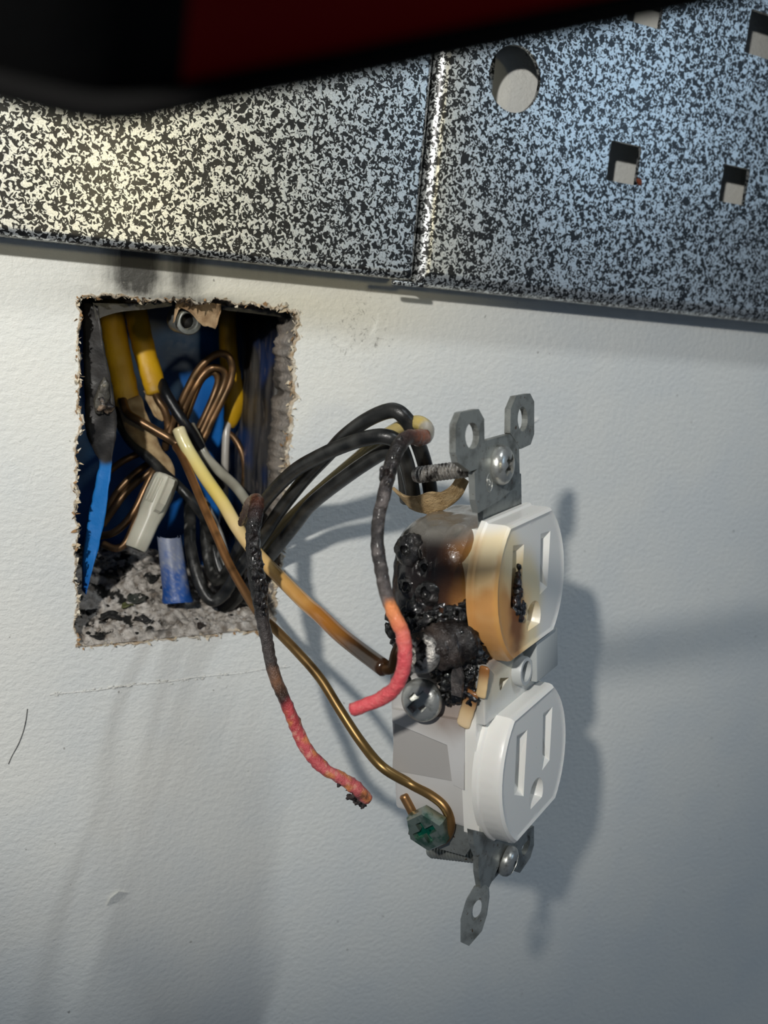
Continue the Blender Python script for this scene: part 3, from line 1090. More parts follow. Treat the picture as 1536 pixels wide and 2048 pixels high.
wire('white_wire', 'yellowed white wire, browning towards the burnt outlet screw', 'wire',
     [(357, 858, -16), (366, 880, -15), (381, 908, -13), (412, 957, -7), (446, 1006, 0), (475, 1056, 8), (514, 1108, 17), (559, 1154, 28), (612, 1207, 41), (640, 1231, 48), (680, 1269, 57), (723, 1303, 66), (768, 1336, 75)], 1.72, WHITEINS, cw1, 'white insulated wires')
wire('scorched_wire_end', 'dark bare end of the yellowed wire hooked to the burnt screw', 'wire',
     [(762, 1332, 74), (776, 1338, 76), (786, 1332, 77), (792, 1310, 78), (800, 1290, 78)], 1.15, COPPER, lambda t, q: mix(C('#5a3d22'), C('#2a1d14'), t))
wire('white_wire', 'grey-white wire running behind the yellowed wire', 'wire',
     [(380, 850, -26), (395, 880, -25), (409, 910, -23), (436, 940, -19), (470, 972, -12), (496, 1006, -4), (515, 1030, 3)], 1.4, WHITEINS, lambda t, q: mix(C('#a8a596'), C('#8a8678'), 0.5 + nz(q, 0.3, 4)), 'white insulated wires')
wire('white_wire', 'thin white wire hanging straight down from the rightmost yellow cable', 'wire',
     [(458, 838, -40), (453, 862, -39), (451, 895, -38), (450, 930, -37), (449, 975, -36), (450, 1010, -36)], 1.15, WHITEINS, lambda t, q: mix(C('#c4c0b8'), C('#98948c'), t), 'white insulated wires')
wire('white_wire', 'grey-white wire low in the box behind the copper ground wire', 'wire',
     [(405, 1000, -30), (420, 1030, -26), (436, 1065, -22), (450, 1110, -18), (458, 1150, -16)], 1.3, WHITEINS, lambda t, q: mix(C('#b5b3ad'), C('#77746e'), 0.5 + nz(q, 0.3, 4)), 'white insulated wires')

# copper ground wire hooked round the green screw
GW = [(352, 893, -18), (363, 910, -14), (381, 950, -8), (402, 1000, -1), (430, 1064, 8), (458, 1127, 17), (493, 1189, 27), (520, 1230, 33), (548, 1256, 38), (595, 1304, 45), (640, 1356, 51), (680, 1420, 57), (723, 1485, 63), (766, 1535, 69)]

def cgw(t, q):
    c = ramp(t, [(0, C('#7f5c3e')), (0.1, C('#9a6c44')), (0.16, C('#c28a56')), (0.28, C('#7d5c3c')), (0.45, C('#82683f')), (0.6, C('#7d653c')), (0.8, C('#8d6a42')), (1, C('#96704a'))])
    return mix(c, C('#4a3720'), sm(0.1, 0.55, nz(q, 0.3, 8)) * 0.6)



# white wire that curls into the burnt wire by the outlet
wire('white_wire', 'pale yellowed wire behind the black bundle, curling over beside the outlet top', 'wire',
     [(500, 1135, -6), (532, 1090, 4), (590, 1027, 14), (650, 972, 25), (714, 918, 38), (753, 884, 47), (800, 855, 55), (834, 845, 60), (853, 856, 63), (851, 873, 66), (835, 878, 68)], 1.5, WHITEINS,
     lambda t, q: ramp(t, [(0, C('#b9a67e')), (0.5, C('#cdbb84')), (0.75, C('#b6a15c')), (0.82, C('#a9a294')), (0.92, C('#8f8678')), (1, C('#6a4634'))]), 'white insulated wires')


PK1, PK2, ORG = C('#d8545a'), C('#e0807a'), C('#e08a4e')


def cD(t, q):
    n1 = nz(q, 0.5, 3); n2 = nz(q, 1.3, 6)
    c = ramp(t + 0.012 * n1, [(0, C('#8a5238')), (0.07, C('#7c4a34')), (0.12, C('#38231b')), (0.19, C('#120d0b')), (0.27, C('#1c1716')), (0.33, C('#3c3534')), (0.42, C('#262221')), (0.52, C('#3c3634')), (0.575, C('#554d4a')), (0.60, ORG), (0.70, C('#dd6e5c')), (0.76, PK1), (1, PK1)])
    c = mix(c, C('#120e0d'), sm(0.15, 0.5, n2) * 0.7 * (1 - sm(0.55, 0.64, t)) * sm(0.1, 0.2, t))
    c = mix(c, C('#7b7370'), sm(0.2, 0.5, nz(q, 0.8, 13)) * 0.6 * (1 - sm(0.58, 0.64, t)) * sm(0.22, 0.3, t))
    return mix(c, PK2, sm(0.0, 0.5, n2) * 0.5 * sm(0.64, 0.7, t))


D = [(848, 874, 67), (830, 874, 70), (812, 876, 72), (795, 898, 74), (781, 935, 76), (768, 990, 78), (757, 1040, 79), (755, 1089, 81), (762, 1138, 83), (772, 1187, 86), (791, 1236, 90), (803, 1262, 91), (810, 1298, 92), (806, 1340, 92), (791, 1374, 91), (760, 1398, 89), (705, 1420, 86)]
wire('burnt_wire', 'burnt wire with smooth pink lower end, hanging in front of the outlet screws', 'wire', D,
     [1.5, 1.45, 1.4, 1.45, 1.35, 1.2, 1.15, 1.2, 1.2, 1.2, 1.25, 1.3, 1.3, 1.3, 1.3, 1.3, 1.25], BURNT, cD, 'burnt pink-ended wires', seg=18, rough=0.16, rsc=0.9)
# melted insulation clinging to it
V, F, K = join(*[blob(P(x, y, h), r, i + 40, 0.45, 0.9, 3, (0.6, 0.6, 1.5), lambda v: mix(C('#0c0a0a'), C('#2a211e'), 0.5 + nz(v, 0.8, 2))) for i, (x, y, h, r) in enumerate([(787, 925, 76, 1.3), (779, 948, 77.5, 1.2), (763, 945, 77, 0.8), (774, 970, 78, 1.0), (800, 893, 74, 1.2)])])
ml = tag(mk('melted_insulation', V, F, CHAR, None, cols=K), 'glossy black melted drips on the burnt wire nearest the outlet', 'melted plastic')


def cE(t, q):
    n1 = nz(q, 0.5, 23); n2 = nz(q, 1.2, 26)
    c = ramp(t + 0.012 * n1, [(0, C('#4a3a30')), (0.08, C('#5a463a')), (0.15, C('#8a7666')), (0.19, C('#5e3626')), (0.235, C('#2a140f')), (0.28, C('#050404')), (0.475, C('#070606')), (0.51, C('#3b3635')), (0.585, C('#4a423f')), (0.62, C('#8a6248')), (0.645, C('#1c1412')), (0.67, C('#c04a4e')), (0.8, C('#cc5a5e')), (0.9, C('#d4666a')), (1, C('#d8706e'))])
    c = mix(c, C('#120e0d'), sm(0.1, 0.45, n2) * 0.65 * (1 - sm(0.62, 0.68, t)) * sm(0.12, 0.2, t))
    c = mix(c, C('#d88a50'), sm(0.08, 0.3, nz(q, 0.42, 33)) * 0.85 * sm(0.66, 0.70, t))
    c = mix(c, C('#f0b8a0'), sm(0.3, 0.5, n2) * 0.6 * sm(0.66, 0.70, t))
    return mix(c, C('#33292a'), sm(0.93, 0.98, t) * sm(0.05, 0.4, nz(q, 0.6, 3)) * 0.8)


E_ = [(482, 1046, 18), (490, 1026, 24), (501, 1006, 29), (513, 1000, 33), (513, 1018, 37), (507, 1050, 39), (506, 1080, 40), (509, 1126, 42), (517, 1179, 43), (524, 1232, 44), (535, 1290, 46), (549, 1352, 48), (575, 1412, 50), (592, 1455, 51), (615, 1501, 53), (646, 1535, 55), (682, 1556, 57), (712, 1576, 58), (736, 1600, 59)]
wire('burnt_wire', 'burnt wire with mottled pink and orange frayed end, below the box', 'wire', E_,
     [0.8, 1.0, 1.25, 1.5, 1.6, 1.6, 1.6, 1.75, 1.8, 1.5, 1.35, 1.3, 1.35, 1.4, 1.4, 1.35, 1.35, 1.5, 1.3], BURNT, cE, 'burnt pink-ended wires', seg=18, rough=0.28, rsc=0.8)
V, F, K = join(*[blob(P(x, y, h), r, i + 60, 0.5, 1.0, 3, (0.8, 0.8, 1.4), lambda v: mix(C('#0b0a0a'), C('#211b19'), 0.5 + nz(v, 0.8, 2))) for i, (x, y, h, r) in enumerate([(507, 1095, 41.5, 1.5), (514, 1135, 43, 1.6), (524, 1160, 44, 1.2), (520, 1195, 44.5, 1.6), (530, 1178, 44, 1.0), (503, 1120, 42, 1.1), (510, 1062, 40.8, 1.3), (504, 1078, 41, 1.0), (514, 1112, 43, 0.9), (510, 1150, 44.6, 1.0), (526, 1210, 45.5, 0.9), (516, 1172, 45.2, 0.8), (528, 1228, 45, 0.8), (506, 1104, 42.8, 0.8)])])
tag(mk('melted_insulation', V, F, CHAR, None, cols=K), 'glossy black melted crust on the burnt wire below the box', 'melted plastic')
V, F, K = join(*[blob(P(x, y, h), r, i + 80, 0.9, 1.0, 3, (1, 0.7, 0.8), lambda v: mix(C('#191515'), C('#4a4140'), 0.5 + nz(v, 0.8, 2))) for i, (x, y, h, r) in enumerate([(704, 1592, 57, 1.2), (716, 1603, 57, 1.1), (726, 1611, 57.5, 0.8), (700, 1578, 58, 0.9), (678, 1570, 57, 0.5)])])
tag(mk('char_crust', V, F, FLAKE, None, cols=K), 'grey-black crumbly char under the frayed pink wire end', 'char')

# white wing wire connector
top, bot = P(335, 952, -17), P(271, 1098, -12)
ax = (bot - top); ln = ax.length
m = frame(top, ax, (1, -1, 0))
nut = thing('wire_connector', 'grey-white plastic wire connector with finger wings inside the box', 'wire connector', bot)


def cn(v):
    return mix(C('#c3c0b0'), C('#a29e8e'), 0.5 + 0.8 * nz(v, 0.15, 2))


V, F = [], []
seg = 40
prof = [(0.6, 0.0), (2.9, 0.1), (3.3, 0.8), (3.5, ln * 0.25), (3.45, ln * 0.48), (3.2, ln * 0.56), (3.05, ln * 0.62), (3.0, ln * 0.8), (2.95, ln * 0.97), (2.7, ln), (2.2, ln), (2.0, ln * 0.85), (0.1, ln * 0.85)]
for r, z in prof:
    for j in range(seg):
        a = 2 * math.pi * j / seg
        fct = 1.0
        if r > 2.5:
            fct = 1 + 0.07 * sm(-0.2, 0.9, math.cos(6 * a)) * sm(ln * 0.45, ln * 0.6, z) + 0.04 * math.cos(10 * a) * (1 - sm(ln * 0.4, ln * 0.5, z))
        V.append(m @ Vector((r * fct * math.cos(a), r * fct * math.sin(a), z)))
for i in range(len(prof) - 1):
    for j in range(seg):
        F.append((i * seg + j, i * seg + (j + 1) % seg, (i + 1) * seg + (j + 1) % seg, (i + 1) * seg + j))
mk('body', V, F, NUT, nut, cols=[cn(v) for v in V], auto=60)
for s in (1, -1):
    wl = [(2.6, 0.3), (4.6, 0.9), (5.3, 2.5), (5.2, ln * 0.38), (4.3, ln * 0.47), (2.8, ln * 0.52)]
    q = plate(wl, [], -0.8, 0.8, to=lambda a, b, z: m @ Vector((a * s * 0.77 - z * 0.64 * s, a * s * 0.64 + z * 0.77 * s, b)))
    mk('wing', q[0], q[1], NUT, nut, cols=[cn(v) for v in q[0]], smooth=False)
for i in range(3):
    a = m @ Vector((-0.9 + i * 0.9, 3.35, ln * 0.08)); b = m @ Vector((-0.9 + i * 0.9, 3.5, ln * 0.40))
    V, F, K = tube([a, a.lerp(b, 0.5), b], 0.32, 8, 4, lambda t, q: cn(q))
    mk('grip_rib', V, F, NUT, nut, cols=K)

# ------------------------------------------------------------------ the burnt duplex outlet
U_ = Vector((0.8648, 0.5003, 0.0424)); V_ = Vector((-0.1030, 0.0942, 0.9902)); N_ = Vector((0.4914, -0.8607, 0.1330))
OT = Vector((48.96, -76.15, -25.90))
out = thing('duplex_outlet', 'burnt white duplex outlet hanging on its wires, upper half melted and scorched brown', 'electrical outlet', OT)
R = Matrix((U_, V_, N_)).transposed()
R = R.to_quaternion().normalized()
out.rotation_mode = 'QUATERNION'
out.rotation_quaternion = R
RM = R.to_matrix()
RI = RM.transposed()


def PN(px, py, n):
    """(u, v) on the outlet's plane at height n, seen at a pixel."""
    d = RI @ Vector(AX * (px - 768) + AY * (py - 1024) + AZ * FOC)
    c = RI @ (Vector(CAM) - OT)
    t = (n - c.z) / d.z
    q = c + d * t
    return q.x, q.y


def PU(px, py, u):
    """(n, v) on the outlet's plane at sideways position u, seen at a pixel."""
    d = RI @ Vector(AX * (px - 768) + AY * (py - 1024) + AZ * FOC)
    c = RI @ (Vector(CAM) - OT)
    t = (u - c.x) / d.x
    q = c + d * t
    return q.z, q.y


def part(name, prt, mat, cols=None, parent=None, smooth=True, auto=40, label=None):
    o = mk(name, prt[0], prt[1], mat, parent or out, local=True, smooth=smooth, cols=cols if cols is not None else (prt[2] if len(prt) > 2 else None), auto=auto)
    if label:
        o['label'] = label
    return o


WHT, WGR = C('#e4e2dc'), C('#d3d4d4')


def cface(v):
    """Plastic colour with the scorch that spreads from the melted left side of the upper half."""
    d = math.sqrt(((v.x + 17) / 19) ** 2 + ((v.y - 13) / 17) ** 2)
    sc = 1 - sm(0.25, 1.45, d + 0.25 * nz(v, 0.1, 3))
    sc *= sm(-7, 0, v.y + 0.25 * (v.x + 14))
    c = mix(WHT, C('#eedcb4'), sm(0.02, 0.35, sc))
    c = mix(c, C('#e9c792'), sm(0.45, 0.85, sc))
    c = mix(c, C('#b87c3c'), sm(0.80, 1.0, sc + 0.12 * nz(v, 0.3, 5)) * 0.8)
    c = mix(c, C('#c48a48'), 0.55 * sm(0.1, 0.5, sc) * math.exp(-((v.z - 0.8) / 0.7) ** 2))
    c = mix(c, C('#d09a54'), 0.6 * sm(0.25, 0.6, sc) * sm(5.0, 5.6, v.z) * sm(-12, -15.5, v.x))
    e = math.sqrt(((v.x + 7.5) / 3.4) ** 2 + ((v.y - 13.5) / 9.0) ** 2)
    if v.z > 1:
        c = mix(c, C('#6b3a14'), (1 - sm(0.45, 1.35, e + 0.25 * nz(v, 0.4, 8))) * 0.9)
    # black soot round the burnt screw
    g = math.sqrt(((v.y - 3.0) / 8.5) ** 2 + ((v.x + 16.5) / 6.0) ** 2 + ((v.z + 2.5) / 7.0) ** 2)
    return mix(c, C('#1a100a'), (1 - sm(0.6, 1.15, g + 0.2 * nz(v, 0.35, 9))) * 0.95)


def fine(prt, n=2):
    """Subdivide a part so that vertex colours have something to sit on."""
    bm = bmesh.new()
    vs = [bm.verts.new(tuple(v)) for v in prt[0]]
    for f in prt[1]:
        try:
            bm.faces.new([vs[i] for i in f])
        except ValueError:
            pass
    bmesh.ops.triangulate(bm, faces=bm.faces[:])
    for _ in range(n):
        es = [e for e in bm.edges if e.calc_length() > 1.3]
        if es:
            bmesh.ops.subdivide_edges(bm, edges=es, cuts=1, use_grid_fill=False)
            bmesh.ops.triangulate(bm, faces=bm.faces[:])
    bm.verts.index_update()
    V = [v.co.copy() for v in bm.verts]
    F = [tuple(v.index for v in f.verts) for f in bm.faces]
    bm.free()
    return V, F, None


def paint(prt, f):
    return prt[0], prt[1], [f(v) for v in prt[0]]


# lower half of the back body, grey, with the recessed side window framed at its front and top
def cgrey(v):
    c = mix(C('#b9b6b2'), C('#c6c5c4'), 0.5 + nz(v, 0.08, 2))
    s = sm(-12.0, -6.5, v.y + 1.0 * nz(v, 0.5, 3) - 0.12 * (v.z + 10) ** 2 * 0.15)
    s *= sm(-16, -6, v.z)
    return mix(c, C('#6b4626'), s * 0.55)


bl = fine(box(-15.0, 16, -29.5, 1, -20, -2, 0.8), 3)
part('lower_body', paint(bl, cgrey), GREYP)
n1, v1 = PU(785, 1418, -16); n2, v2 = PU(905, 1568, -16); n3, v3 = PU(928, 1580, -16); n4, v4 = PU(930, 1452, -16); n5, v5 = PU(895, 1490, -16); n6, v6 = PU(785, 1444, -16)
L_ = [(n1, v1), (n4, v4 + 1.0), (n3, v3), (n2, v2), (n5, v5), (n6, v6)]
pl_ = fine(plate(L_, [], -16.1, -14.8, to=lambda a, b, z: Vector((z, b, a))), 2)
part('side_frame', paint(pl_, cgrey), GREYP, auto=30)

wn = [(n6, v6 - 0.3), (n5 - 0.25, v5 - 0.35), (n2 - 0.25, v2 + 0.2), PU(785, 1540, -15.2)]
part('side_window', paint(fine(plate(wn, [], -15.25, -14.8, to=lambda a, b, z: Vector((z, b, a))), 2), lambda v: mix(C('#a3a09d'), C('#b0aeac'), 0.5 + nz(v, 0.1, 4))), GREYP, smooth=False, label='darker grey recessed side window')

# upper half of the back body: melted, domed and blackened
def melted():
    bm = bmesh.new()
    bmesh.ops.create_uvsphere(bm, u_segments=110, v_segments=80, radius=1.0)
    V, K = [], []
    cr = [PU(812, 1102, -16), PU(845, 1138, -16), PU(850, 1185, -16), PU(815, 1170, -16), PU(890, 1075, -16)]
    crr = [2.3, 1.6, 2.0, 1.8, 1.3]
    for v in bm.verts:
        d = v.co.normalized()
        e = 3.6
        r = (abs(d.x) ** e + abs(d.y) ** e + abs(d.z) ** e) ** (-1 / e)
        q = Vector((d.x * r * 16.3, 17.6 + d.y * r * 15.4, -9.8 + d.z * r * 11.0))
        g = 0.8 * nz(q, 0.16, 2) + 0.35 * nz(q, 0.45, 6)
        back = sm(-2, -9, q.z)
        dep = 0.0; rim_ = 0.0
        if q.x < -8:
            for (cn_, cv_), rr in zip(cr, crr):
                dd = math.hypot(q.z - cn_, q.y - cv_) / rr
                dep = max(dep, 1 - sm(0.2, 0.75, dd))
                rim_ = max(rim_, math.exp(-((dd - 0.95) / 0.25) ** 2))
        q = q + Vector((d.x, d.y, d.z)) * (g * back + 0.7 * rim_ * back) - Vector((-1, 0, 0)) * dep * 1.6
        V.append(q)
        c = ramp(q.z + 1.6 * nz(q, 0.2, 4), [(-19, C('#262324')), (-13, C('#2b2523')), (-7.5, C('#2c211c')), (-4.6, C('#523522')), (-2.4, C('#9a6a3a')), (-0.8, C('#c89858'))])
        lowb = 1 - sm(9, 17, q.y + 3 * nz(q, 0.2, 5))
        c = mix(c, C('#0e0c0b'), lowb * 0.9 * sm(-3, -8, q.z))
        c = mix(c, C('#5a5553'), sm(0.2, 0.5, nz(q, 0.35, 12)) * 0.5 * sm(-7, -11, q.z))
        c = mix(c, C('#0a0909'), dep)
        topc = sm(28, 32, q.y)
        c = mix(c, C('#86837c'), topc * 0.8 * (1 - sm(-15, -20, q.z)))
        K.append(c)
    bm.verts.index_update()
    F = [tuple(v.index for v in f.verts) for f in bm.faces]
    bm.free()
    return V, F, K


part('upper_body', melted(), MELT, auto=None, label='melted, blistered and blackened upper half of the back body')

# blisters on the melted side
bls = []
for i, (px, py, r) in enumerate([(812, 1102, 3.2), (846, 1138, 2.0), (851, 1187, 3.0), (812, 1175, 2.6), (880, 1225, 2.4)]):
    n_, v_ = PU(px, py, -16.5)
    b = blob((-15.0, v_, n_), r, i + 4, 0.22, 0.4, 4, (0.75, 1, 1), lambda v: mix(C('#1c1b1c'), C('#4f4b4a'), 0.45 + nz(v, 0.5, 2)))
    hole = blob((-15.0 - r * 0.75, v_ + 0.2, n_ + 0.2), r * 0.42, i + 9, 0.3, 0.8, 2)
    bls.append(paint(cut(b, [hole]), lambda v, r=r, vc=v_, nc=n_: mix(C('#0b0a0a'), mix(C('#100f0f'), C('#3a3735'), 0.35 + nz(v, 0.5, 2)), sm(r * 0.3, r * 0.6, math.hypot(v.y - vc - 0.2, v.z - nc - 0.2)))))
for b in bls:
    part('blister', b, CHAR, auto=50)

# front cover plate the two faces stand on
ol = []
for s in (1, -1):
    pass
cover_out = [(-15.4, -30), (-12, -33.5), (12, -33.5), (15.4, -30), (15.8, -8), (15.4, -4), (15.4, 4), (14.8, 8), (14.4, 26), (9, 31.5), (-9, 31.5), (-14.4, 26), (-14.8, 8), (-15.2, 4), (-15.2, -4), (-15.8, -8)]
part('cover', paint(fine(plate(cover_out, [], -3.2, 0.3), 4), cface), IVORY, auto=35)


def face_outline(cx, cy, r, hh, n=14):
    pts = []
    a0 = math.asin(hh / r)
    for i in range(n + 1):
        a = -a0 + 2 * a0 * i / n
        pts.append((cx + r * math.cos(a), cy + r * math.sin(a)))
    for i in range(n + 1):
        a = math.pi - a0 + 2 * a0 * i / n
        pts.append((cx + r * math.cos(a), cy + r * math.sin(a)))
    return pts


def receptacle(cy, label, burnt):
    # side wall flares slightly towards the cover; rounded rim; front with three tapered openings
    rings = [(17.6, 14.2, 0.0), (17.5, 14.1, 1.0), (17.1, 13.7, 1.4), (17.0, 13.6, 4.8), (16.8, 13.4, 5.5), (16.3, 12.9, 6.0)]
    V, F = [], []
    n = None
    for r, hh, z in rings:
        l = face_outline(0, cy, r, hh)
        n = len(l)
        V += [Vector((a, b, z)) for a, b in l]
    for i in range(len(rings) - 1):
        for j in range(n):
            F.append((i * n + j, i * n + (j + 1) % n, (i + 1) * n + (j + 1) % n, (i + 1) * n + j))
    # shallow dished front inside the rim
    l2 = face_outline(0, cy, 15.6, 12.2)
    o2 = len(V)
    V += [Vector((a, b, 5.75)) for a, b in l2]
    for j in range(n):
        F.append(((len(rings) - 1) * n + j, (len(rings) - 1) * n + (j + 1) % n, o2 + (j + 1) % n, o2 + j))
    op = []
    op.append(([(-10.4, cy - 2.6), (-6.0, cy - 5.0), (-3.6, cy + 8.6), (-8.6, cy + 9.4)], [(-7.4, cy - 2.2), (-5.6, cy - 2.2), (-5.6, cy + 6.4), (-7.4, cy + 6.4)]))
    op.append(([(3.6, cy - 3.6), (7.6, cy - 3.0), (9.6, cy + 8.6), (4.6, cy + 9.0)], [(5.6, cy - 1.2), (7.2, cy - 1.2), (7.2, cy + 5.6), (5.6, cy + 5.6)]))
    gh = [(0.4 + 3.6 * math.cos(a), cy - 7.6 + 3.5 * math.sin(a)) for a in [math.radians(-35 + 250 * i / 16) for i in range(17)]]
    gf = [(0.4 + 2.8 * math.cos(a), cy - 7.6 + 2.7 * math.sin(a)) for a in [math.radians(-35 + 250 * i / 16) for i in range(17)]]
    op.append((gh, gf))
    loops = [l2] + [o[0] for o in op]
    tri = tessellate_polygon([[Vector((a, b, 0)) for a, b in l] for l in loops])
    idx = list(range(o2, o2 + n))
    for o in op:
        s = len(V)
        V += [Vector((a, b, 5.75)) for a, b in o[0]]
        idx += list(range(s, s + len(o[0])))
    F += [tuple(idx[i] for i in t) for t in tri]
    rf = part('receptacle_face', paint(fine((V, F, None), 4), cface), IVORY, auto=28, label=label)
    for i, (a, b) in enumerate(op):
        nn_ = len(a)
        dz = 3.2 if i < 2 else 2.4
        Vv = [Vector((x, y, 5.75)) for x, y in a] + [Vector((x, y, 5.75 - dz * 0.75)) for x, y in b] + [Vector((x, y, 5.75 - dz)) for x, y in b]
        Ff = []
        for r_ in range(2):
            for j in range(nn_):
                Ff.append((r_ * nn_ + j, r_ * nn_ + (j + 1) % nn_, (r_ + 1) * nn_ + (j + 1) % nn_, (r_ + 1) * nn_ + j))
        Ff.append(tuple(2 * nn_ + j for j in range(nn_)))
        so = part('blade_slot' if i < 2 else 'ground_hole', paint(fine((Vv, Ff, None), 2), cface), IVORY, parent=rf, auto=25)
    return rf


fu = receptacle(19.45, 'upper receptacle face, scorched amber with a charred split in its left slot', True)
flo = receptacle(-19.45, 'clean white lower receptacle face', False)
# the charred split in the upper face
cs_ = []
for i, (px, py, r) in enumerate([(1041, 1150, 0.9), (1038, 1168, 1.1), (1040, 1185, 1.2), (1036, 1204, 1.3), (1044, 1218, 1.4), (1040, 1232, 1.3), (1033, 1222, 0.9), (1042, 1136, 0.6)]):
    u_, v_ = PN(px, py, 5.7)
    cs_.append(blob((u_, v_, 5.3), r, i + 30, 0.5, 0.9, 3, (0.8, 1.1, 0.75), lambda v: mix(C('#0c0908'), C('#4a3020'), sm(0.1, 0.5, nz(v, 0.9, 3)))))
part('charred_split', join(*cs_), CHAR, parent=fu, auto=None)

# bridge between the faces with the centre screw hole
b_ = fine(cut(box(-15.2, 15.2, -6.2, 6.2, 0.0, 2.2, 0.4), [xf(lathe([(2.3, -3), (2.3, 6)], 20), Matrix.Translation((-6.5, 0, 0)))]), 2)
part('bridge', paint(b_, lambda v: mix(cface(v), C('#b8bbb9'), 0.5)), IVORY, auto=35)
u_, v_ = PN(1022, 1325, 3.5)
ring = cut(lathe([(3.1, 0.0), (3.1, 3.0), (2.9, 3.4), (0.1, 3.4)], 28), [lathe([(2.2, 1.0), (2.2, 5)], 20)])
part('screw_socket', xf(ring, Matrix.Translation((0, 0.2, 0.8))), GREYP, cols=[C('#b4b7b6')] * len(ring[0]))
part('centre_block', paint(fine(box(3.0, 14.5, -3.2, 5.6, 1.5, 5.2, 0.4), 1), lambda v: C('#a9adac')), GREYP, auto=30)


# scorched ribs of the cover at the waist, left side
for (px0, py0, px1, py1, wd) in [(966, 1338, 958, 1395, 1.1), (942, 1388, 922, 1452, 1.5)]:
    a = PU(px0, py0, -16.5); b = PU(px1, py1, -16.5)
    V, F, K = tube([Vector((-15.8, a[1], a[0])), Vector((-15.9, (a[1] + b[1]) / 2, (a[0] + b[0]) / 2 + 0.1)), Vector((-15.8, b[1], b[0]))], wd, 12, 8,
                   lambda t, q: mix(cface(q), mix(C('#8a5a30'), C('#e0c190'), sm(0.1, 0.7, t)), 0.85), 0.12, 0.5, 0.35, (1, 0, 0))
    part('waist_rib', (V, F, K), IVORY, auto=None)

# ---- steel mounting strap, top
SN = 2.0


def trace(pts, n):
    return [PN(x, y, n) for x, y in pts]


earL = trace([(911, 850), (921, 825), (957, 818), (968, 838), (969, 905), (966, 934), (940, 943), (915, 925), (911, 905)], SN)
earLh = trace([(944 + 14 * math.cos(a) + 0, 872 + 27 * math.sin(a)) for a in [2 * math.pi * i / 20 for i in range(20)]], SN)
st = trace([(969, 882), (1020, 868), (1038, 893), (1040, 966), (1000, 1000), (957, 1026), (951, 1000), (949, 945), (958, 934)], SN)
earR = trace([(1021, 818), (1032, 792), (1060, 787), (1068, 803), (1068, 868), (1061, 889), (1041, 898), (1020, 866)], SN)
earRh = trace([(1045 + 10 * math.cos(a), 838 + 25 * math.sin(a)) for a in [2 * math.pi * i / 20 for i in range(20)]], SN)
sp1 = part('strap_top', plate(st, [], SN - 1.3, SN), STEEL, smooth=False, label='bent steel mounting strap end at the top')
part('plaster_ear', plate(earL, [earLh], SN - 1.25, SN + 0.05), STEEL, parent=sp1, smooth=False)
part('plaster_ear', plate(earR, [earRh], SN - 1.25, SN + 0.05), STEEL, parent=sp1, smooth=False)
# rest of the strap running down behind the cover
part('strap_spine', box(-9, 9, -44, 40, -1.6, -0.3, 0.2), STEEL, smooth=False)
# stamped round mark on the strap
cu, cv = PN(979, 966, SN)
mk_ = [tube([Vector((cu + 1.15 * math.cos(2 * math.pi * i / 16), cv + 1.75 * math.sin(2 * math.pi * i / 16), SN + 0.02)) for i in range(17)], 0.07, 6, 3)]
for seg_ in ([(-0.6, 0.9), (-0.62, -0.3), (-0.4, -0.55), (-0.1, -0.4), (-0.05, 0.75)], [(0.3, 0.4), (0.32, -0.9), (0.75, -0.85)]):
    mk_.append(tube([Vector((cu + a, cv + b, SN + 0.02)) for a, b in seg_], 0.07, 6, 3))
part('stamped_mark', join(*[(a, b) for a, b, c in mk_]), BRIGHT, parent=sp1, auto=None)


def screw_head(r, h, cross, flatd=0.35, slot_only=False):
    prof = [(r * 0.93, -0.4), (r, 0.0), (r, h * 0.3), (r * 0.92, h * 0.62), (r * 0.72, h * 0.86), (r * 0.42, h * 0.98), (r * 0.02, h)]
    a = lathe(prof, 36)
    cw = r * 0.19
    cutters = [box(-r * cross, r * cross, -cw, cw, h * 0.30, h + 2, 0)]
    cutters.append(box(-cw, cw, -r * cross * 0.75, r * cross * 0.75, h * 0.30, h + 2, 0))
    return cut(a, cutters)


def threads(L, r, pitch=0.8, seg=18):
    prof = [(r * 0.5, 0.0)]
    k_ = int(L / pitch)
    for i in range(k_):
        prof += [(r * 0.70, i * pitch + 0.05), (r, i * pitch + pitch * 0.4), (r, i * pitch + pitch * 0.6)]
    prof += [(r * 0.8, L), (r * 0.4, L + 0.3)]
    return lathe(prof, seg)


# top mounting screw, pushed back through the strap; its threaded shaft shows behind
su, sv = PN(1008, 930, SN + 1)
ms = part('mounting_screw', xf(screw_head(3.9, 2.3, 0.62), frame((su, sv, SN + 0.1), (0.05, 0, 1), (0.8, 0.6, 0))), BRIGHT, label='domed cross-head mounting screw at the top')
tn, tv = PU(832, 946, su)
shv = Vector((su, sv, SN)); she = Vector((su - 0.5, tv - 0.4, tn))
part('threaded_shaft', xf(threads((she - shv).length, 1.75), frame(shv, she - shv, (1, 0, 0))), RUSTY, parent=ms, auto=30)
# fibre retaining washer, bent up on the shaft
cuw, cvw = PN(1008, 930, 0)
wpts = [(797, 985), (815, 1003), (845, 1012), (875, 1006), (900, 988), (914, 962)]


def fw(u, v):
    i = u * 5
    j = min(int(i), 4); t = i - j
    p = catmull([list(a) for a in wpts], 8)
    q = p[min(int(round(u * (len(p) - 1))), len(p) - 1)]
    wd = 34 * (1 - 0.45 * abs(u - 0.45) * 2) * (1 + 0.12 * nz((u * 6, v, 0), 1, 3))
    # inner side notched
    y = q[1] + (v - 0.5) * 2 * wd * 0.62 - (7 * math.exp(-((u - 0.5) / 0.08) ** 2) if v < 0.3 else 0)
    n_, v_ = PU(q[0], y, -3.0)
    return Vector((-4.5 + 4.0 * v - 1.5 * math.cos(u * 3), v_, n_))


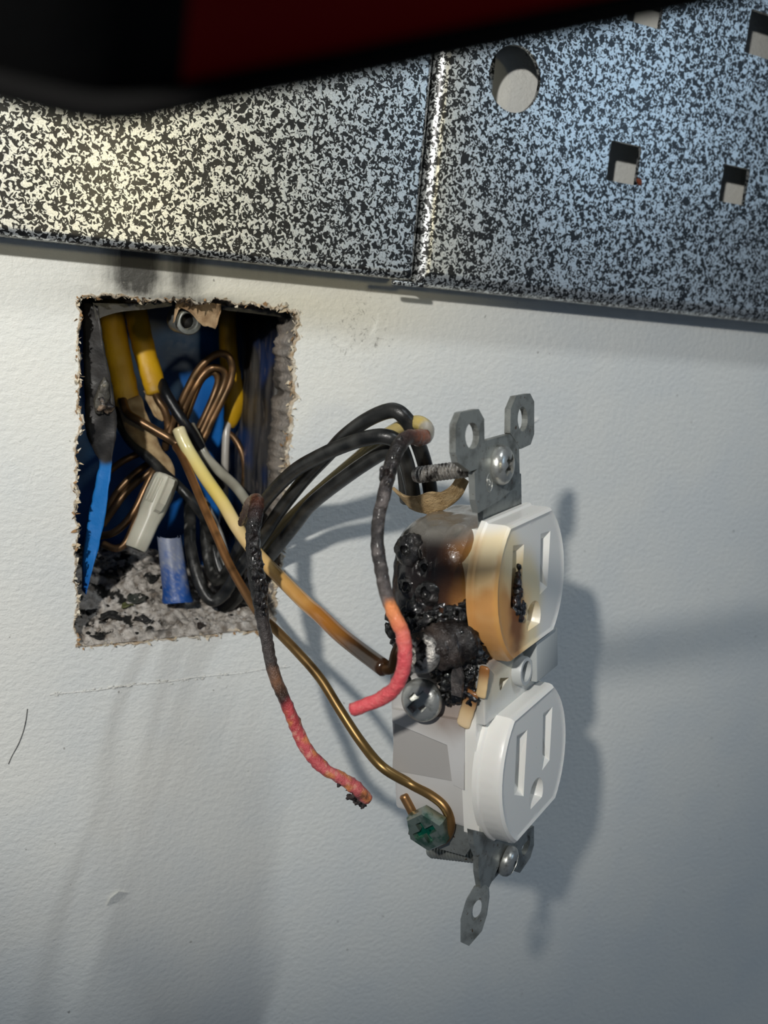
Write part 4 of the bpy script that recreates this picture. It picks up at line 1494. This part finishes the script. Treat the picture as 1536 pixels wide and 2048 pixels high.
V, F, K = slab(fw, 44, 8, lambda v: mix(C('#a88a5e'), C('#c9ad82'), 0.5 + nz(v, 0.6, 3)), (0.9, 0.2, 0.2))
part('fibre_washer', (V, F, K), CARD, auto=60, label='bent brown fibre washer behind the top screw')

# ---- bottom of the strap
stb = trace([(945, 1660), (1000, 1672), (1035, 1690), (1030, 1715), (1000, 1728), (992, 1745), (976, 1780), (962, 1775), (957, 1745), (957, 1715), (948, 1690)], 0.6)
sp2 = part('strap_bottom', plate(stb, [], -0.6, 0.6), STEEL, smooth=False, label='bent steel strap end at the bottom')
# twisted plaster ear hanging down: its own plane, turned about the strap neck
ear2 = [(962, 1770), (976, 1782), (977, 1800), (972, 1836), (964, 1862), (938, 1892), (921, 1884), (921, 1838), (931, 1803), (946, 1778)]
e3 = [Vector((*PN(x, y, 0.6 - (0.07 * (965 - x)) + 0.012 * (y - 1770)), 0.6 - (0.07 * (965 - x)) + 0.012 * (y - 1770))) for x, y in ear2]
h3 = []
for i in range(20):
    a = 2 * math.pi * i / 20
    x = 953 + 8.5 * math.cos(a) * 1.0 - 6 * math.sin(a); y = 1821 + 21 * math.sin(a) + 2 * math.cos(a)
    n_ = 0.6 - (0.07 * (965 - x)) + 0.012 * (y - 1770)
    h3.append(Vector((*PN(x, y, n_), n_)))


def solid3(outer3, holes3, thick):
    loops = [outer3] + holes3
    flat = [p for l in loops for p in l]
    tri = tessellate_polygon([[Vector((p.x, p.y, 0)) for p in l] for l in loops])
    n = len(flat)
    V = flat + [p + Vector(thick) for p in flat]
    F = [tuple(t) for t in tri] + [tuple(i + n for i in reversed(t)) for t in tri]
    o = 0
    for l in loops:
        for i in range(len(l)):
            j = (i + 1) % len(l)
            F.append((o + i, o + j, n + o + j, n + o + i))
        o += len(l)
    return V, F, None


part('plaster_ear', solid3(e3, [h3], (1.1, 0, -0.3)), STEEL, parent=sp2, smooth=False)
earB = trace([(1068, 1652), (1068, 1690), (1061, 1715), (1040, 1746), (1030, 1735), (1030, 1700), (1045, 1665)], -0.5)
earBh = trace([(1052 + 7 * math.cos(a) - 5 * math.sin(a), 1690 + 20 * math.sin(a)) for a in [2 * math.pi * i / 16 for i in range(16)]], -0.5)
part('plaster_ear', plate(earB, [earBh], -1.8, -0.5), STEEL, parent=sp2, smooth=False)
su2, sv2 = PN(1019, 1722, 1.5)
ms2 = part('mounting_screw', xf(screw_head(3.3, 2.2, 0.62), frame((su2, sv2, 0.7), (0.1, -0.25, 1), (0.6, 0.8, 0))), BRIGHT, label='domed cross-head mounting screw at the bottom')
n_, v_ = PU(868, 1690, -3.0)
she = Vector((-5.0, v_ - 0.2, n_)); shv = Vector((su2 - 1.5, sv2 + 1.2, 0.5))
part('threaded_shaft', xf(threads((she - shv).length, 1.7), frame(shv, she - shv, (1, 0, 0))), STEEL, parent=ms2, auto=30)

# ground tab with the green hex screw
GU = -14.0
gt = [PU(x, y, GU) for x, y in [(826, 1618), (850, 1596), (900, 1600), (942, 1612), (945, 1690), (930, 1712), (880, 1698), (835, 1682), (816, 1668)]]
gtab = part('ground_tab', plate(gt, [], GU, GU + 1.3, to=lambda a, b, z: Vector((z, b, a))), STEEL, smooth=False, label='dull steel grounding tab at the bottom left')
gn, gv = PU(862, 1648, GU - 2)
hexh = lathe([(4.7, 0.0), (4.7, 2.0), (4.2, 2.7), (0.05, 2.9)], 6)
hexh = cut(hexh, [box(-2.9, 2.9, -0.75, 0.75, 1.5, 5), box(-0.75, 0.75, -2.3, 2.3, 1.5, 5)])
gs = part('ground_screw', xf(hexh, frame((GU - 2.4, gv, gn), (-1, -0.1, 0.1), (0, 0.55, 0.8))), GREEN, smooth=False, label='green-tinted hex ground screw')
part('cross_recess', xf(join(box(-2.85, 2.85, -0.7, 0.7, 1.35, 1.52), box(-0.7, 0.7, -2.25, 2.25, 1.35, 1.52)), frame((GU - 2.4, gv, gn), (-1, -0.1, 0.1), (0, 0.55, 0.8))), GREENIN, parent=gs, smooth=False)
part('screw_shank', xf(lathe([(1.9, -2.6), (1.9, 0.2)], 20), frame((GU - 2.4, gv, gn), (-1, -0.1, 0.1), (0, 0.55, 0.8))), STEEL, parent=gs)

# the bare copper ground wire: out of the box, then hooked round the green screw under its head
hk = [Vector((GU - 1.15, q[1], q[0])) for q in [PU(x, y, GU - 1.15) for x, y in [(820, 1567), (862, 1590), (890, 1614), (901, 1646), (890, 1676), (862, 1684), (838, 1662), (826, 1626), (808, 1591)]]]
pts = W(GW) + [OT + RM @ q for q in hk]
V, F, K = tube(pts, 1.08, 14, 8, cgw)
tag(mk('copper_ground_wire', V, F, COPPER, None, cols=K), 'long bare copper wire hooked round the green screw at the outlet bottom', 'wire')

# side terminal screws
n_, v_ = PU(846, 1398, -18)
part('terminal_screw', xf(join(screw_head(4.35, 2.4, 0.60), lathe([(2.0, -3.2), (2.0, 0.0)], 20)), frame((-18.2, v_, n_), (-1, 0.12, 0.08), (0, 0.75, 0.65))), BRIGHT, label='grey cross-head terminal screw, clean')
n_, v_ = PU(843, 1306, -22.5)
ts = part('terminal_screw', xf(join(screw_head(4.0, 2.2, 0.60), lathe([(2.4, -4.2), (2.4, 0.0)], 20)), frame((-22.4, v_, n_), (-1, 0.30, 0.10), (0, 0.85, 0.5))), RUSTY, label='scorched terminal screw in the charred pit')
# burnt collar round the upper screw
n0_, v0_ = PU(900, 1290, -16)
V, F, K = tube([Vector((-21.4, v_ + 0.1, n_ + 0.4)), Vector((-19.6, v_ + 0.4, n_ + 1.6)), Vector((-17.2, v_ + 0.8, n_ + 3.6)), Vector((-14.5, v_ + 1.1, n_ + 6.0))], [3.6, 4.3, 4.6, 4.3], 26, 10,
               lambda t, q: mix(mix(C('#1c1512'), C('#463b35'), 0.35 + nz(q, 0.4, 3)), C('#0a0807'), sm(0.4, 1, t)), 0.95, 0.55)
part('burnt_collar', (V, F, K), BURNT, auto=None)

# charred mass round the screws
cb = []
sp_ = [(905, 1235, 2.8), (930, 1262, 3.0), (938, 1292, 3.2), (942, 1320, 2.8), (922, 1345, 3.2), (905, 1362, 2.9), (935, 1372, 2.4), (880, 1340, 2.4), (870, 1245, 2.6), (825, 1215, 3.0), (800, 1240, 2.6), (845, 1240, 2.4), (920, 1385, 2.0), (895, 1395, 1.7), (790, 1275, 2.2), (800, 1350, 2.0)]
for i, (px, py, r) in enumerate(sp_):
    nq, vq = PU(px, py, -15.5)
    cb.append(blob((-14.6 + 0.5 * math.sin(i * 2.3), vq, nq), r, i + 100, 0.55, 0.45, 4, (0.9, 1.05, 1.0),
                   lambda v: mix(C('#030303'), C('#1d1b1a'), sm(0.15, 0.6, nz(v, 0.55, 4)) * 0.8)))
for i in range(46):
    px = random.uniform(800, 950); py = random.uniform(1205, 1400)
    if px < 880 and 1250 < py:
        continue
    nq, vq = PU(px, py, -15.8)
    cb.append(blob((-15.6 + random.uniform(-0.9, 0.5), vq, nq), random.uniform(0.6, 1.5), i + 300, 0.7, 0.9, 3, (0.9, random.uniform(0.7, 1.6), random.uniform(0.7, 1.4)),
                   lambda v: mix(C('#030303'), C('#24201e'), sm(0.05, 0.6, nz(v, 0.7, 4)) * 0.9)))
part('charred_mass', join(*cb), CHAR, auto=None, label='glossy black charred plastic round the terminal screws')
# upright torn shard in the charred pit
n_, v_ = PU(918, 1355, -17.5)
sh = [(-1.0, -3.2), (1.1, -3.4), (1.4, 0.5), (0.6, 3.0), (-0.4, 3.6), (-1.2, 0.6)]
part('char_shard', paint(fine(plate(sh, [], -0.4, 0.4, to=lambda a, b, z: Vector((-18.2 + z + 0.1 * b, v_ + b, n_ + a))), 2), lambda v: mix(C('#1c1a1a'), C('#524c49'), 0.5 + nz(v, 0.8, 2))), CHAR, smooth=False)

# ------------------------------------------------------------------ small things on the wall
V, F, K = tube(W([(55, 1418, 0.15), (52, 1440, 0.25), (46, 1465, 0.2), (36, 1490, 0.25), (24, 1512, 0.15), (17, 1528, 0.15)]), 0.09, 6, 6, lambda t, q: C('#3c3a36'))
tag(mk('hair_strand', V, F, PAPER, None, cols=K), 'fine dark hair stuck to the wall at the left', 'hair')
V, F = outline([(1060, 832), (1078, 838), (1066, 846), (1056, 845)], 0.5, 0.5, sub=2)
tag(mk('paint_chip', V, F, PAPER, None, smooth=False, cols=[C('#f4f3ee')] * len(V)), 'tiny white paint chip on the wall behind the upper right strap ear', 'paint chip')

# ------------------------------------------------------------------ dark red housing close to the camera


def PD(px, py, dep):
    return Vector(CAM + (AX * (px - 768) + AY * (py - 1024) + AZ * FOC) / FOC * dep)


hs = thing('red_housing', 'blurred dark red plastic housing with black rim jutting in at the top', 'housing', PD(500, -100, 52))


def quadloft(loops, mat, name, parent):
    n = len(loops[0])
    V = [p for l in loops for p in l]
    F = []
    for r in range(len(loops) - 1):
        for i in range(n):
            F.append((r * n + i, r * n + (i + 1) % n, (r + 1) * n + (i + 1) % n, (r + 1) * n + i))
    F.append(tuple(range(n)))
    F.append(tuple((len(loops) - 1) * n + i for i in range(n)))
    return mk(name, V, F, mat, parent, auto=40)


# cross-section of the rim: a black rounded bumper following the lower edge; the red underside slopes up towards the room
rimpts = [(-70, 150, 50), (-20, 166, 50), (80, 192, 50), (190, 214, 50), (270, 212, 50), (360, 194, 50), (500, 164, 50), (700, 126, 50), (860, 92, 50.3), (1050, 54, 50.6), (1250, 14, 51), (1450, -26, 51.4), (1700, -76, 52)]
V, F, K = tube([PD(*p) for p in rimpts], 0.85, 16, 8)
mk('rim', V, F, RUBBER, hs)
dn = (AY * -1)
low = [PD(px, py - 10, d) for px, py, d in rimpts]
up_ = [PD(px + 30, py - 300, d - 9) for px, py, d in rimpts]
Vv, Ff = [], []
n = len(low)
thick = Vector((0, 0.2, 1)).normalized() * 3.0
redi = [i for i in range(n)]
for l in (low, up_, [p + thick for p in up_], [p + thick for p in low]):
    Vv += l
for r in range(4):
    for i in range(n - 1):
        a, b = r * n, ((r + 1) % 4) * n
        Ff.append((a + i, a + i + 1, b + i + 1, b + i))
Ff.append((0, n, 2 * n, 3 * n)); Ff.append((n - 1, 2 * n - 1, 3 * n - 1, 4 * n - 1))
mi = []
for f in Ff:
    mi.append(0)
for r in range(4):
    for i in range(n - 1):
        mi[r * (n - 1) + i] = 1 if i < 5 else 0
mk('shell', Vv, Ff, [RED, RUBBER], hs, midx=mi, auto=30)
for o in bpy.data.objects:
    if '_base' in o:
        del o['_base']
